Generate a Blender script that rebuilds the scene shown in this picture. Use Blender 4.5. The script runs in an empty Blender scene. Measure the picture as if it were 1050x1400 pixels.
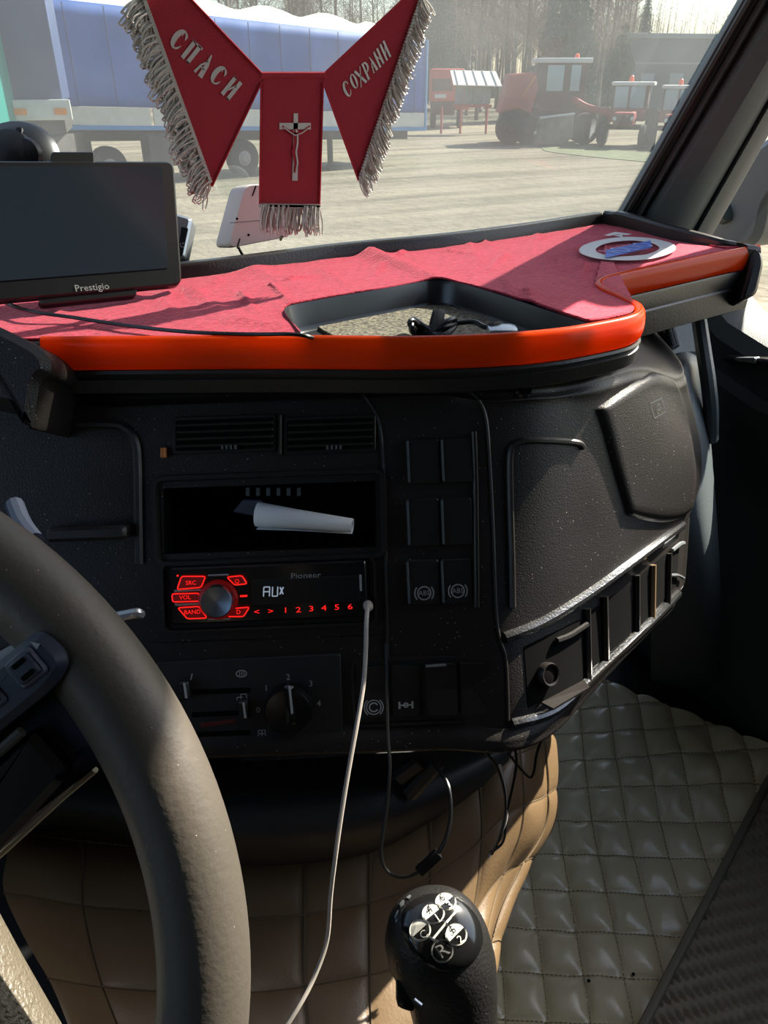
import bpy, bmesh, math, random
from mathutils import Vector, Matrix
from mathutils.bvhtree import BVHTree

random.seed(7)
SC = bpy.context.scene
COL = SC.collection
PI = math.pi
rad = math.radians

# ------------------------------------------------------------------ camera
F = 1050.0                       # focal length in pixels of the 1050 x 1400 frame
TH = math.atan(595.0 / F)        # pitch down
PSI = rad(28)                    # camera heading, right of the truck's forward axis (+Y)
H = 1.08                         # eye height above the cab floor (z = 0)
GZ = H - 2.6                     # yard level
RH = Vector((math.cos(PSI), -math.sin(PSI), 0))
GH = Vector((math.sin(PSI), math.cos(PSI), 0))
ZH = Vector((0, 0, 1))
CAM = Vector((0, 0, H))
FW = GH * math.cos(TH) - ZH * math.sin(TH)
UP = GH * math.sin(TH) + ZH * math.cos(TH)
cd = bpy.data.cameras.new('camera')
cd.sensor_fit = 'VERTICAL'; cd.sensor_height = 32.0; cd.sensor_width = 24.0
cd.lens = 32.0 * F / 1400.0
cd.clip_start = 0.02; cd.clip_end = 600
cam = bpy.data.objects.new('camera', cd); COL.objects.link(cam)
cam.matrix_world = Matrix(((RH.x, UP.x, -FW.x, CAM.x), (RH.y, UP.y, -FW.y, CAM.y), (RH.z, UP.z, -FW.z, CAM.z), (0, 0, 0, 1)))
SC.camera = cam

# ------------------------------------------------------------------ light
SUN_AZ = rad(80); SUN_EL = rad(38)          # azimuth right of +Y
SV = Vector((math.sin(SUN_AZ) * math.cos(SUN_EL), math.cos(SUN_AZ) * math.cos(SUN_EL), math.sin(SUN_EL)))
w = bpy.data.worlds.new('sky'); SC.world = w; w.use_nodes = True
wn = w.node_tree; wn.nodes.clear()
sky = wn.nodes.new('ShaderNodeTexSky'); sky.sky_type = 'NISHITA'; sky.sun_disc = False
sky.sun_elevation = SUN_EL; sky.sun_rotation = SUN_AZ; sky.air_density = 1.0; sky.dust_density = 1.6; sky.ozone_density = 1.0
bg = wn.nodes.new('ShaderNodeBackground'); bg.inputs['Strength'].default_value = 0.27
wo = wn.nodes.new('ShaderNodeOutputWorld')
wn.links.new(sky.outputs[0], bg.inputs['Color']); wn.links.new(bg.outputs[0], wo.inputs['Surface'])
sl = bpy.data.lights.new('sun', 'SUN'); sl.energy = 17.0; sl.angle = rad(0.6); sl.color = (1.0, 0.92, 0.80)
so = bpy.data.objects.new('sun', sl); COL.objects.link(so); so.rotation_euler = SV.to_track_quat('Z', 'Y').to_euler()
SC.view_settings.view_transform = 'Standard'; SC.view_settings.look = 'None'
SC.view_settings.gamma = 1.0; SC.view_settings.use_curve_mapping = False
SC.view_settings.exposure = 0.42

# ------------------------------------------------------------------ geometry of sight lines
def ray(px, py):
    return FW + RH * ((px - 525) / F) + UP * ((700 - py) / F)
def P(px, py, d):
    return CAM + ray(px, py) * d
def onplane(px, py, o, n):
    r = ray(px, py); return CAM + r * ((o - CAM).dot(n) / r.dot(n))
def PZ(px, py, z):
    return onplane(px, py, Vector((0, 0, z)), ZH)
def PX(px, py, x):
    return onplane(px, py, Vector((x, 0, 0)), Vector((1, 0, 0)))
def PYp(px, py, y):
    return onplane(px, py, Vector((0, y, 0)), Vector((0, 1, 0)))
def lerp(a, b, t): return a + (b - a) * t
def cat(pts, t):
    n = len(pts) - 1; t = max(0.0, min(n - 1e-9, t)); i = int(t); f = t - i
    p0 = pts[max(i - 1, 0)]; p1 = pts[i]; p2 = pts[i + 1]; p3 = pts[min(i + 2, n)]
    return (p1 * 2 + (p2 - p0) * f + (p0 * 2 - p1 * 5 + p2 * 4 - p3) * f * f + (p1 * 3 - p0 - p2 * 3 + p3) * f ** 3) * 0.5
def smooth(pts, k=8):
    n = len(pts) - 1
    return [cat(pts, i / k) for i in range(n * k)] + [pts[-1].copy()]
def resample(pts, n):
    L = [0]
    for a, b in zip(pts, pts[1:]): L.append(L[-1] + (b - a).length)
    out = []; j = 0
    for i in range(n):
        t = L[-1] * i / (n - 1)
        while j < len(pts) - 2 and L[j + 1] < t: j += 1
        s = L[j + 1] - L[j]
        out.append(lerp(pts[j], pts[j + 1], (t - L[j]) / s if s > 1e-12 else 0))
    return out

# ------------------------------------------------------------------ materials
def srgb(r, g, b):
    f = lambda c: (c / 255 / 12.92) if c <= 10 else ((c / 255 + 0.055) / 1.055) ** 2.4
    return (f(r), f(g), f(b), 1)
MATS = {}
def mat(name, col, rough=0.5, metal=0.0, bump=0.0, bscale=300, var=0.0, vscale=6, spec=0.5, coat=0.0, emit=None, estr=0.0, dust=0.0, sub=0.0, col2=None, detail=6):
    m = bpy.data.materials.new(name); m.use_nodes = True; MATS[name] = m
    nt = m.node_tree; b = nt.nodes['Principled BSDF']
    b.inputs['Base Color'].default_value = col; b.inputs['Roughness'].default_value = rough; b.inputs['Metallic'].default_value = metal
    b.inputs['Specular IOR Level'].default_value = spec
    if coat: b.inputs['Coat Weight'].default_value = coat; b.inputs['Coat Roughness'].default_value = 0.12
    if sub:
        b.inputs['Subsurface Weight'].default_value = sub; b.inputs['Subsurface Radius'].default_value = (1.0, 0.25, 0.05); b.inputs['Subsurface Scale'].default_value = 0.02
    if emit: b.inputs['Emission Color'].default_value = emit; b.inputs['Emission Strength'].default_value = estr
    tc = nt.nodes.new('ShaderNodeTexCoord')
    def noise(scale, det):
        n = nt.nodes.new('ShaderNodeTexNoise'); n.inputs['Scale'].default_value = scale; n.inputs['Detail'].default_value = det
        nt.links.new(tc.outputs['Object'], n.inputs['Vector']); return n
    if var or col2:
        n = noise(vscale, detail); mx = nt.nodes.new('ShaderNodeMix'); mx.data_type = 'RGBA'
        cr = nt.nodes.new('ShaderNodeMapRange'); cr.inputs[1].default_value = 0.35; cr.inputs[2].default_value = 0.65
        nt.links.new(n.outputs[0], cr.inputs[0]); nt.links.new(cr.outputs[0], mx.inputs[0])
        if col2: mx.inputs[6].default_value = col; mx.inputs[7].default_value = col2
        else:
            mx.inputs[6].default_value = tuple(c * (1 - var) for c in col[:3]) + (1,); mx.inputs[7].default_value = tuple(min(1, c * (1 + var)) for c in col[:3]) + (1,)
        nt.links.new(mx.outputs[2], b.inputs['Base Color'])
        last = mx.outputs[2]
    else: last = None
    if dust:
        v = nt.nodes.new('ShaderNodeTexVoronoi'); v.inputs['Scale'].default_value = 190
        nt.links.new(tc.outputs['Object'], v.inputs['Vector'])
        n2 = noise(25, 3); th = nt.nodes.new('ShaderNodeMath'); th.operation = 'MULTIPLY'; th.inputs[1].default_value = dust
        nt.links.new(n2.outputs[0], th.inputs[0])
        lt = nt.nodes.new('ShaderNodeMath'); lt.operation = 'LESS_THAN'
        nt.links.new(v.outputs['Distance'], lt.inputs[0]); nt.links.new(th.outputs[0], lt.inputs[1])
        mx2 = nt.nodes.new('ShaderNodeMix'); mx2.data_type = 'RGBA'; mx2.inputs[6].default_value = col; mx2.inputs[7].default_value = (0.55, 0.5, 0.42, 1)
        if last: nt.links.new(last, mx2.inputs[6])
        nt.links.new(lt.outputs[0], mx2.inputs[0]); nt.links.new(mx2.outputs[2], b.inputs['Base Color'])
    if bump:
        n = noise(bscale, 3); bp = nt.nodes.new('ShaderNodeBump'); bp.inputs['Strength'].default_value = bump; bp.inputs['Distance'].default_value = 0.002
        nt.links.new(n.outputs[0], bp.inputs['Height']); nt.links.new(bp.outputs[0], b.inputs['Normal'])
    return m

mat('dash_plastic', srgb(34, 30, 28), 0.42, bump=0.25, bscale=700, dust=0.12, spec=0.28)
mat('dash_smooth', srgb(35, 32, 30), 0.36, bump=0.1, bscale=500, spec=0.35)
mat('black_gloss', srgb(20, 20, 21), 0.18)
mat('black_matte', srgb(24, 23, 23), 0.6, bump=0.2, bscale=500)
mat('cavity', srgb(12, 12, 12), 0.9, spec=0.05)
mat('shelf_plastic', srgb(36, 34, 32), 0.36, bump=0.15, bscale=400)
mat('grey_trim', srgb(74, 82, 84), 0.5, bump=0.2, bscale=500)
mat('door_plastic', srgb(50, 56, 55), 0.6, bump=0.3, bscale=500, var=0.1)
mat('pillar_trim', srgb(84, 92, 94), 0.55, bump=0.15, bscale=400)
mat('lining', srgb(84, 83, 80), 0.9)
mat('curtain', srgb(58, 58, 60), 0.95)
mat('leather_rim', srgb(70, 65, 58), 0.5, bump=0.12, bscale=320, dust=0.07, spec=0.35)
mat('leather_grain', srgb(80, 74, 62), 0.4, bump=0.8, bscale=420)
mat('spoke_dark', srgb(56, 61, 76), 0.4, bump=0.15, bscale=500)
mat('button_dark', srgb(36, 42, 56), 0.3)
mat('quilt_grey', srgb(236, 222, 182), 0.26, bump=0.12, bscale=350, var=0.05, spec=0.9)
mat('quilt_tan', srgb(104, 84, 60), 0.40, bump=0.15, bscale=350, var=0.05, spec=0.5)  # same leather as quilt_grey; its warm dim light is put into the colour
mat('thread', srgb(160, 146, 112), 0.8)
mat('thread_tan', srgb(96, 80, 58), 0.8)
mat('piping', srgb(130, 124, 106), 0.6)
mat('tray_plastic', srgb(38, 38, 40), 0.28)
mat('tray_mat', srgb(150, 140, 118), 0.95, bump=1.0, bscale=260, col2=srgb(70, 66, 60), vscale=330)
mat('band_gloss', srgb(40, 40, 40), 0.25, bump=0.3, bscale=400, coat=1.0, spec=0.8)
mat('cable_black', srgb(16, 16, 16), 0.35)
mat('cable_grey', srgb(168, 160, 150), 0.45)
mat('velcro', srgb(70, 68, 64), 0.95, bump=0.6, bscale=900)
mat('silver', srgb(170, 175, 178), 0.28, metal=0.7)
mat('bright_metal', srgb(210, 212, 215), 0.22, metal=1.0)
mat('white_plastic', srgb(222, 208, 200), 0.45)
mat('tablet_black', srgb(14, 15, 17), 0.35)
mat('screen_glass', srgb(34, 42, 50), 0.22)
mat('text_grey', srgb(150, 150, 148), 0.5)
mat('icon_grey', srgb(175, 175, 172), 0.5)
mat('paper', srgb(225, 222, 220), 0.8)
mat('blue_grey', srgb(62, 66, 82), 0.6)
mat('pennant_cloth', srgb(172, 46, 58), 0.95, bump=0.5, bscale=1200)
mat('pennant_edge', srgb(176, 40, 52), 0.9)
mat('pennant_print', srgb(214, 208, 202), 0.35, metal=0.15)
mat('fringe_thread', srgb(205, 200, 192), 0.35)
mat('mat_velvet', srgb(178, 60, 76), 1.0, bump=1.0, bscale=330, var=0.16, vscale=150, spec=0.1)
mat('emblem_white', srgb(205, 200, 198), 0.7)
mat('emblem_blue', srgb(70, 100, 190), 0.6)
mat('emblem_text', srgb(140, 160, 215), 0.6)
mat('red_light', srgb(120, 10, 10), 0.4, emit=srgb(255, 30, 24), estr=0.9)
mat('red_dim', srgb(90, 16, 18), 0.5)
mat('red_key', srgb(30, 5, 5), 0.4, emit=srgb(200, 14, 14), estr=0.09)
mat('display_text', srgb(120, 130, 140), 0.5, emit=srgb(190, 205, 225), estr=0.35)
mat('amber', srgb(190, 110, 50), 0.5)
mat('cap_black', srgb(22, 22, 22), 0.16, coat=0.5)
mat('knob_skin', srgb(30, 29, 28), 0.36, bump=0.3, bscale=500, dust=0.06)
mat('decal_white', srgb(215, 212, 200), 0.35)
mat('decal_grey', srgb(130, 130, 125), 0.35)
mat('woven_grey', srgb(150, 140, 120), 0.85, bump=0.3, bscale=900)
# turned aluminium knob face: brushed, anisotropic look
m = mat('knob_metal', srgb(150, 158, 170), 0.3, metal=1.0)
# yard
mat('tarp_blue', srgb(12, 82, 160), 0.55, bump=0.4, bscale=1.2, var=0.10, vscale=1.2)
mat('tarp_shaded', srgb(48, 66, 104), 0.6, bump=0.3, bscale=1.2, var=0.1, vscale=1)  # tarp blue darkened: the shade of the end faces is in the colour
mat('teal_paint', srgb(20, 130, 120), 0.5)
mat('board_white', srgb(196, 196, 186), 0.6, var=0.08, vscale=3)
mat('rail_blue', srgb(70, 130, 180), 0.5)
mat('canvas_white', srgb(214, 206, 190), 0.8)
mat('chassis', srgb(58, 56, 54), 0.8, var=0.3, vscale=3)
mat('tyre', srgb(42, 41, 40), 0.9)
mat('hub_grey', srgb(130, 128, 122), 0.6)
mat('orange_lens', srgb(220, 130, 30), 0.4)
mat('machine_red', srgb(150, 58, 48), 0.6, var=0.2, vscale=2)
mat('machine_dark', srgb(72, 40, 38), 0.7, var=0.2, vscale=2)
mat('machine_grey', srgb(110, 100, 90), 0.8, var=0.25, vscale=3)
mat('cab_glass', srgb(150, 165, 165), 0.15)
mat('cab_pale', srgb(190, 192, 186), 0.6)
mat('beacon', srgb(235, 90, 50), 0.4)
mat('shed_red', srgb(180, 72, 60), 0.8)
mat('sheet_roof', srgb(205, 200, 192), 0.6)
mat('notice_board', srgb(120, 122, 120), 0.7, var=0.2, vscale=2)
mat('post_red', srgb(150, 60, 50), 0.7)
mat('building_wall', srgb(104, 112, 112), 0.9, var=0.06, vscale=0.3)
mat('building_trim', srgb(140, 146, 146), 0.8)
mat('window_pale', srgb(150, 160, 160), 0.3)
mat('bark_pale', srgb(156, 146, 132), 0.9, col2=srgb(90, 82, 74), vscale=1.2)
mat('bark_dark', srgb(92, 84, 74), 0.9)
mat('twig', srgb(118, 104, 90), 0.95)
mat('needles', srgb(66, 88, 72), 0.95, var=0.3, vscale=1.5)
mat('grass', srgb(98, 102, 70), 0.95, var=0.25, vscale=3)
mat('cream_paint', srgb(225, 222, 208), 0.35)
mat('mirror_grey', srgb(84, 82, 80), 0.5)

def nodes_mat(name):
    m = bpy.data.materials.new(name); m.use_nodes = True; m.node_tree.nodes.clear(); MATS[name] = m
    nt = m.node_tree; out = nt.nodes.new('ShaderNodeOutputMaterial'); return m, nt, out
# orange translucent bumper strip
m, nt, out = nodes_mat('orange_strip')
pb = nt.nodes.new('ShaderNodeBsdfPrincipled'); pb.inputs['Base Color'].default_value = srgb(245, 80, 14); pb.inputs['Roughness'].default_value = 0.22
tr = nt.nodes.new('ShaderNodeBsdfTranslucent'); tr.inputs['Color'].default_value = (1.0, 0.20, 0.012, 1)
mx = nt.nodes.new('ShaderNodeMixShader'); mx.inputs[0].default_value = 0.62
nt.links.new(pb.outputs[0], mx.inputs[1]); nt.links.new(tr.outputs[0], mx.inputs[2]); nt.links.new(mx.outputs[0], out.inputs[0])
# dusty windscreen: glass with a film of dust lit by the sun
def dusty(name, film, speck, tint):
    m, nt, out = nodes_mat(name)
    tp = nt.nodes.new('ShaderNodeBsdfTransparent'); tp.inputs['Color'].default_value = tint
    tl = nt.nodes.new('ShaderNodeBsdfTranslucent'); tl.inputs['Color'].default_value = (0.80, 0.84, 0.82, 1)
    df = nt.nodes.new('ShaderNodeBsdfDiffuse'); df.inputs['Color'].default_value = (0.5, 0.5, 0.48, 1)
    ad = nt.nodes.new('ShaderNodeMixShader'); ad.inputs[0].default_value = 0.25
    nt.links.new(tl.outputs[0], ad.inputs[1]); nt.links.new(df.outputs[0], ad.inputs[2])
    tc = nt.nodes.new('ShaderNodeTexCoord')
    n = nt.nodes.new('ShaderNodeTexNoise'); n.inputs['Scale'].default_value = 5; n.inputs['Detail'].default_value = 8
    n2 = nt.nodes.new('ShaderNodeTexVoronoi'); n2.inputs['Scale'].default_value = 22
    nt.links.new(tc.outputs['Object'], n.inputs['Vector']); nt.links.new(tc.outputs['Object'], n2.inputs['Vector'])
    mr = nt.nodes.new('ShaderNodeMapRange'); mr.inputs[1].default_value = 0.3; mr.inputs[2].default_value = 0.7; mr.inputs[3].default_value = film * 0.6; mr.inputs[4].default_value = film * 1.4
    nt.links.new(n.outputs[0], mr.inputs[0])
    lt = nt.nodes.new('ShaderNodeMath'); lt.operation = 'LESS_THAN'; lt.inputs[1].default_value = 0.05
    nt.links.new(n2.outputs['Distance'], lt.inputs[0])
    mu = nt.nodes.new('ShaderNodeMath'); mu.operation = 'MULTIPLY_ADD'; mu.inputs[1].default_value = speck
    nt.links.new(lt.outputs[0], mu.inputs[0]); nt.links.new(mr.outputs[0], mu.inputs[2])
    mx = nt.nodes.new('ShaderNodeMixShader'); nt.links.new(mu.outputs[0], mx.inputs[0])
    nt.links.new(tp.outputs[0], mx.inputs[1]); nt.links.new(ad.outputs[0], mx.inputs[2])
    gl = nt.nodes.new('ShaderNodeBsdfGlossy'); gl.inputs['Roughness'].default_value = 0.03
    fr = nt.nodes.new('ShaderNodeMath'); fr.operation = 'MULTIPLY'; fr.inputs[1].default_value = 0.12
    fz = nt.nodes.new('ShaderNodeFresnel'); fz.inputs['IOR'].default_value = 1.35; nt.links.new(fz.outputs[0], fr.inputs[0])
    m2 = nt.nodes.new('ShaderNodeMixShader'); nt.links.new(fr.outputs[0], m2.inputs[0]); nt.links.new(mx.outputs[0], m2.inputs[1]); nt.links.new(gl.outputs[0], m2.inputs[2])
    nt.links.new(m2.outputs[0], out.inputs[0])
dusty('glass_dusty', 0.075, 0.06, (0.44, 0.48, 0.48, 1))  # dark tint added to hold down the bright yard
dusty('glass_side', 0.04, 0.02, (0.95, 0.97, 0.96, 1))
# sandy yard
m, nt, out = nodes_mat('yard_sand')
pb = nt.nodes.new('ShaderNodeBsdfPrincipled'); pb.inputs['Roughness'].default_value = 0.95; pb.inputs['Specular IOR Level'].default_value = 0.1
tc = nt.nodes.new('ShaderNodeTexCoord'); mp = nt.nodes.new('ShaderNodeMapping'); mp.inputs['Scale'].default_value = (0.10, 0.8, 1); mp.inputs['Rotation'].default_value = (0, 0, rad(15))
nt.links.new(tc.outputs['Object'], mp.inputs['Vector'])
n1 = nt.nodes.new('ShaderNodeTexNoise'); n1.inputs['Scale'].default_value = 1.0; n1.inputs['Detail'].default_value = 8; n1.inputs['Roughness'].default_value = 0.65
nt.links.new(mp.outputs[0], n1.inputs['Vector'])
r1 = nt.nodes.new('ShaderNodeValToRGB'); e = r1.color_ramp.elements
e[0].position = 0.34; e[0].color = srgb(92, 86, 74); e[1].position = 0.58; e[1].color = srgb(136, 127, 110)
nt.links.new(n1.outputs[0], r1.inputs[0])
n2 = nt.nodes.new('ShaderNodeTexNoise'); n2.inputs['Scale'].default_value = 0.09; n2.inputs['Detail'].default_value = 5
nt.links.new(tc.outputs['Object'], n2.inputs['Vector'])
r2 = nt.nodes.new('ShaderNodeMapRange'); r2.inputs[1].default_value = 0.52; r2.inputs[2].default_value = 0.66; r2.inputs[4].default_value = 0.5
nt.links.new(n2.outputs[0], r2.inputs[0])
mx = nt.nodes.new('ShaderNodeMix'); mx.data_type = 'RGBA'; mx.inputs[7].default_value = srgb(104, 106, 82)
nt.links.new(r2.outputs[0], mx.inputs[0]); nt.links.new(r1.outputs[0], mx.inputs[6]); nt.links.new(mx.outputs[2], pb.inputs['Base Color'])
n3 = nt.nodes.new('ShaderNodeTexNoise'); n3.inputs['Scale'].default_value = 3; n3.inputs['Detail'].default_value = 8
nt.links.new(tc.outputs['Object'], n3.inputs['Vector'])
bp = nt.nodes.new('ShaderNodeBump'); bp.inputs['Strength'].default_value = 0.7; bp.inputs['Distance'].default_value = 0.12
nt.links.new(n3.outputs[0], bp.inputs['Height']); nt.links.new(bp.outputs[0], pb.inputs['Normal'])
nt.links.new(pb.outputs[0], out.inputs[0])

# ------------------------------------------------------------------ mesh helpers
class MB:
    def __init__(s): s.v = []; s.f = []
    def add(s, vs, fs):
        b = len(s.v); s.v += [Vector(v) for v in vs]; s.f += [tuple(b + i for i in f) for f in fs]; return s
    def bm(s, bm):
        bm.verts.ensure_lookup_table(); bm.verts.index_update()
        return s.add([v.co.copy() for v in bm.verts], [[v.index for v in f.verts] for f in bm.faces])
    def grid(s, rows, closed_u=False, closed_v=False, flip=False):
        nr = len(rows); nc = len(rows[0]); fs = []
        for i in range(nr if closed_v else nr - 1):
            for j in range(nc if closed_u else nc - 1):
                a = i * nc + j; b = i * nc + (j + 1) % nc; c = ((i + 1) % nr) * nc + (j + 1) % nc; d = ((i + 1) % nr) * nc + j
                fs.append((a, d, c, b) if flip else (a, b, c, d))
        return s.add([p for r in rows for p in r], fs)
    def tube(s, pts, r, n=8, caps=True, r2=None):
        k = len(pts); rings = []; prev = None
        for i in range(k):
            t = (pts[min(i + 1, k - 1)] - pts[max(i - 1, 0)]).normalized()
            if prev is None:
                a = Vector((0, 0, 1)) if abs(t.z) < 0.9 else Vector((1, 0, 0)); u = t.cross(a).normalized()
            else:
                u = (prev - t * prev.dot(t)); u = u.normalized() if u.length > 1e-9 else t.orthogonal().normalized()
            prev = u; v = t.cross(u)
            rr = r[i] if isinstance(r, (list, tuple)) else (lerp(r, r2, i / (k - 1)) if r2 is not None else r)
            rings.append([pts[i] + (u * math.cos(2 * PI * j / n) + v * math.sin(2 * PI * j / n)) * rr for j in range(n)])
        b = len(s.v); s.grid(rings, closed_u=True)
        if caps: s.f.append(tuple(b + j for j in range(n))[::-1]); s.f.append(tuple(b + (k - 1) * n + j for j in range(n)))
        return s
    def box(s, c, a, b, cc, bev=0.0):
        """centre, three half-axis vectors, bevel"""
        if bev <= 0:
            vs = [c + a * i + b * j + cc * k for k in (-1, 1) for j in (-1, 1) for i in (-1, 1)]
            return s.add(vs, [(0, 2, 3, 1), (4, 5, 7, 6), (0, 1, 5, 4), (2, 6, 7, 3), (0, 4, 6, 2), (1, 3, 7, 5)])
        bm = bmesh.new(); bmesh.ops.create_cube(bm, size=2)
        la, lb, lc = a.length, b.length, cc.length
        for v in bm.verts: v.co = Vector((v.co.x * la, v.co.y * lb, v.co.z * lc))
        bmesh.ops.bevel(bm, geom=bm.edges[:], offset=min(bev, la * .95, lb * .95, lc * .95), segments=2, affect='EDGES', profile=0.6)
        ua, ub, uc = a / la, b / lb, cc / lc
        for v in bm.verts: v.co = c + ua * v.co.x + ub * v.co.y + uc * v.co.z
        s.bm(bm); bm.free(); return s
    def slab(s, top, n, thick, ch=0.0):
        """closed planar outline 'top' (counter-clockwise about n), extruded back along -n, edge chamfered"""
        k = len(top); n = n.normalized()
        def inset(ps, d):
            o = []
            for i in range(k):
                e1 = (ps[i] - ps[i - 1]); e2 = (ps[(i + 1) % k] - ps[i])
                m1 = n.cross(e1).normalized() if e1.length > 1e-9 else Vector(); m2 = n.cross(e2).normalized() if e2.length > 1e-9 else Vector()
                m = m1 + m2
                if m.length < 1e-6: o.append(ps[i].copy()); continue
                m.normalize(); o.append(ps[i] + m * d / max(0.45, m.dot(m1 if m1.length else m2)))
            return o
        loops = [[p - n * thick for p in top], [p - n * ch for p in top]]
        if ch > 0: loops.append(inset(top, ch))
        b = len(s.v); s.grid(loops, closed_u=True)
        s.f.append(tuple(b + i for i in range(k))[::-1]); s.f.append(tuple(b + (len(loops) - 1) * k + i for i in range(k)))
        return s
    def lathe(s, c, axis, prof, n=24, e=None):
        axis = axis.normalized(); u = axis.orthogonal().normalized(); v = axis.cross(u)
        rings = [[c + axis * h + (u * math.cos(2 * PI * j / n) + v * math.sin(2 * PI * j / n)) * r for j in range(n)] for r, h in prof]
        b = len(s.v); s.grid(rings, closed_u=True)
        s.f.append(tuple(b + j for j in range(n))[::-1]); s.f.append(tuple(b + (len(prof) - 1) * n + j for j in range(n)))
        return s
    def ribbon(s, pts, n, wd, lift=0.0, closed=False):
        k = len(pts); L = []; R = []
        for i in range(k):
            a = pts[(i - 1) % k] if closed else pts[max(i - 1, 0)]; b = pts[(i + 1) % k] if closed else pts[min(i + 1, k - 1)]
            t = (b - a).normalized(); side = n.cross(t).normalized()
            ww = wd[i] if isinstance(wd, (list, tuple)) else wd
            L.append(pts[i] + side * ww / 2 + n * lift); R.append(pts[i] - side * ww / 2 + n * lift)
        return s.grid([L, R], closed_u=closed)
    def build(s, name, material, parent=None, sm=True, ang=35, solid=0.0, recalc=True):
        me = bpy.data.meshes.new(name); me.from_pydata([tuple(v) for v in s.v], [], s.f)
        if recalc or solid:
            bm = bmesh.new(); bm.from_mesh(me)
            bmesh.ops.remove_doubles(bm, verts=bm.verts[:], dist=1e-6)
            bmesh.ops.recalc_face_normals(bm, faces=bm.faces[:]); bm.to_mesh(me); bm.free()
        me.materials.append(MATS[material])
        if sm: me.shade_smooth(); me.set_sharp_from_angle(angle=rad(ang))
        o = bpy.data.objects.new(name, me); COL.objects.link(o)
        if parent: attach(o, parent)
        if solid:
            md = o.modifiers.new('thickness', 'SOLIDIFY'); md.thickness = abs(solid); md.offset = 1 if solid > 0 else -1
        return o
def attach(o, parent):
    o.parent = parent
    if parent.parent is None: o.matrix_parent_inverse = Matrix.Translation(-parent.location)   # parts are modelled in world space
def tag(o, label, cat_, group=None):
    o['label'] = label; o['category'] = cat_
    if group: o['group'] = group
    return o
def thing(name, loc, label, cat_, group=None):
    o = bpy.data.objects.new(name, None); o.location = loc; o.empty_display_size = 0.05; COL.objects.link(o)
    return tag(o, label, cat_, group)
def struct(o, label=None):
    o['kind'] = 'structure'
    if label: o['label'] = label
    return o
def stuff(o): o['kind'] = 'stuff'; return o
def rrect(o, u, v, w_, h_, r, k=4):
    """rounded rectangle, counter-clockwise, centre o, unit axes u v"""
    out = []
    for cx, cy, a0 in ((1, 1, 0), (-1, 1, 90), (-1, -1, 180), (1, -1, 270)):
        for i in range(k + 1):
            a = rad(a0 + 90 * i / k)
            out.append(o + u * (cx * (w_ / 2 - r) + math.cos(a) * r) + v * (cy * (h_ / 2 - r) + math.sin(a) * r))
    return out
def rpoly(pts, r, k=4):
    """round the corners of a closed polygon"""
    n = len(pts); out = []
    for i in range(n):
        a, b, c = pts[i - 1], pts[i], pts[(i + 1) % n]
        ra = min(r, (a - b).length * .45); rc = min(r, (c - b).length * .45)
        p = b + (a - b).normalized() * ra; q = b + (c - b).normalized() * rc
        for j in range(k + 1):
            t = j / k; out.append(p * (1 - t) ** 2 + b * 2 * t * (1 - t) + q * t * t)
    return out
def text_mesh(body, size):
    cu = bpy.data.curves.new('lettering', 'FONT'); cu.body = body; cu.size = size; cu.align_x = 'CENTER'; cu.align_y = 'CENTER'; cu.resolution_u = 2
    o = bpy.data.objects.new('lettering', cu); COL.objects.link(o)
    dg = bpy.context.evaluated_depsgraph_get(); me = bpy.data.meshes.new_from_object(o.evaluated_get(dg))
    vs = [v.co.copy() for v in me.vertices]; fs = [tuple(p.vertices) for p in me.polygons]
    bpy.data.objects.remove(o); bpy.data.curves.remove(cu); bpy.data.meshes.remove(me)
    return vs, fs
def text(mb, body, size, o, u, v, sx=1.0, fn=None):
    vs, fs = text_mesh(body, size)
    q = [o + u * (p.x * sx) + v * p.y for p in vs]
    if fn: q = [fn(p) for p in q]
    return mb.add(q, fs)
def arc(c, u, v, r, a0, a1, n=16, r2=None):
    return [c + u * math.cos(rad(lerp(a0, a1, i / n))) * r + v * math.sin(rad(lerp(a0, a1, i / n))) * (r2 or r) for i in range(n + 1)]

# ================================================================== THE CAB
ZS = H - 0.19                       # top of the dash shelf
DX = 1.04                           # inner face of the passenger door
def quad(name, a, b, c, d, m, solid=0.02):
    return MB().add([a, b, c, d], [(0, 1, 2, 3)]).build(name, m, sm=False, solid=solid)
V = Vector
# floor, roof, rear wall, driver side
fl = MB().box(V((0.15, -0.05, -0.02)), V((0.95, 0, 0)), V((0, 1.05, 0)), V((0, 0, 0.02))).build('floor', 'black_matte', sm=False); struct(fl)
ce = MB().box(V((0.15, -0.25, 1.90)), V((0.98, 0, 0)), V((0, 0.85, 0)), V((0, 0, 0.02))).build('ceiling', 'lining', sm=False); struct(ce)
wb = MB().box(V((0.15, -1.10, 0.95)), V((0.98, 0, 0)), V((0, 0.02, 0)), V((0, 0, 0.97))).build('wall_back', 'curtain', sm=False); struct(wb)
wl = MB()
wl.box(V((-0.82, -0.78, 0.93)), V((0.02, 0, 0)), V((0, 0.62, 0)), V((0, 0, 0.95)))
wl.box(V((-0.82, 0.10, 1.65)), V((0.02, 0, 0)), V((0, 0.56, 0)), V((0, 0, 0.24)))
wl.box(V((-0.82, 0.27, 0.38)), V((0.02, 0, 0)), V((0, 0.73, 0)), V((0, 0, 0.40)))
wl = struct(wl.build('wall_left', 'door_plastic', sm=False))
# firewall below the windscreen
fw_ = MB().box(V((0.13, 1.02, 0.42)), V((0.93, 0, 0)), V((0, 0.02, 0)), V((0, 0, 0.44))).build('wall_front', 'black_matte', sm=False); struct(fw_)

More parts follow.
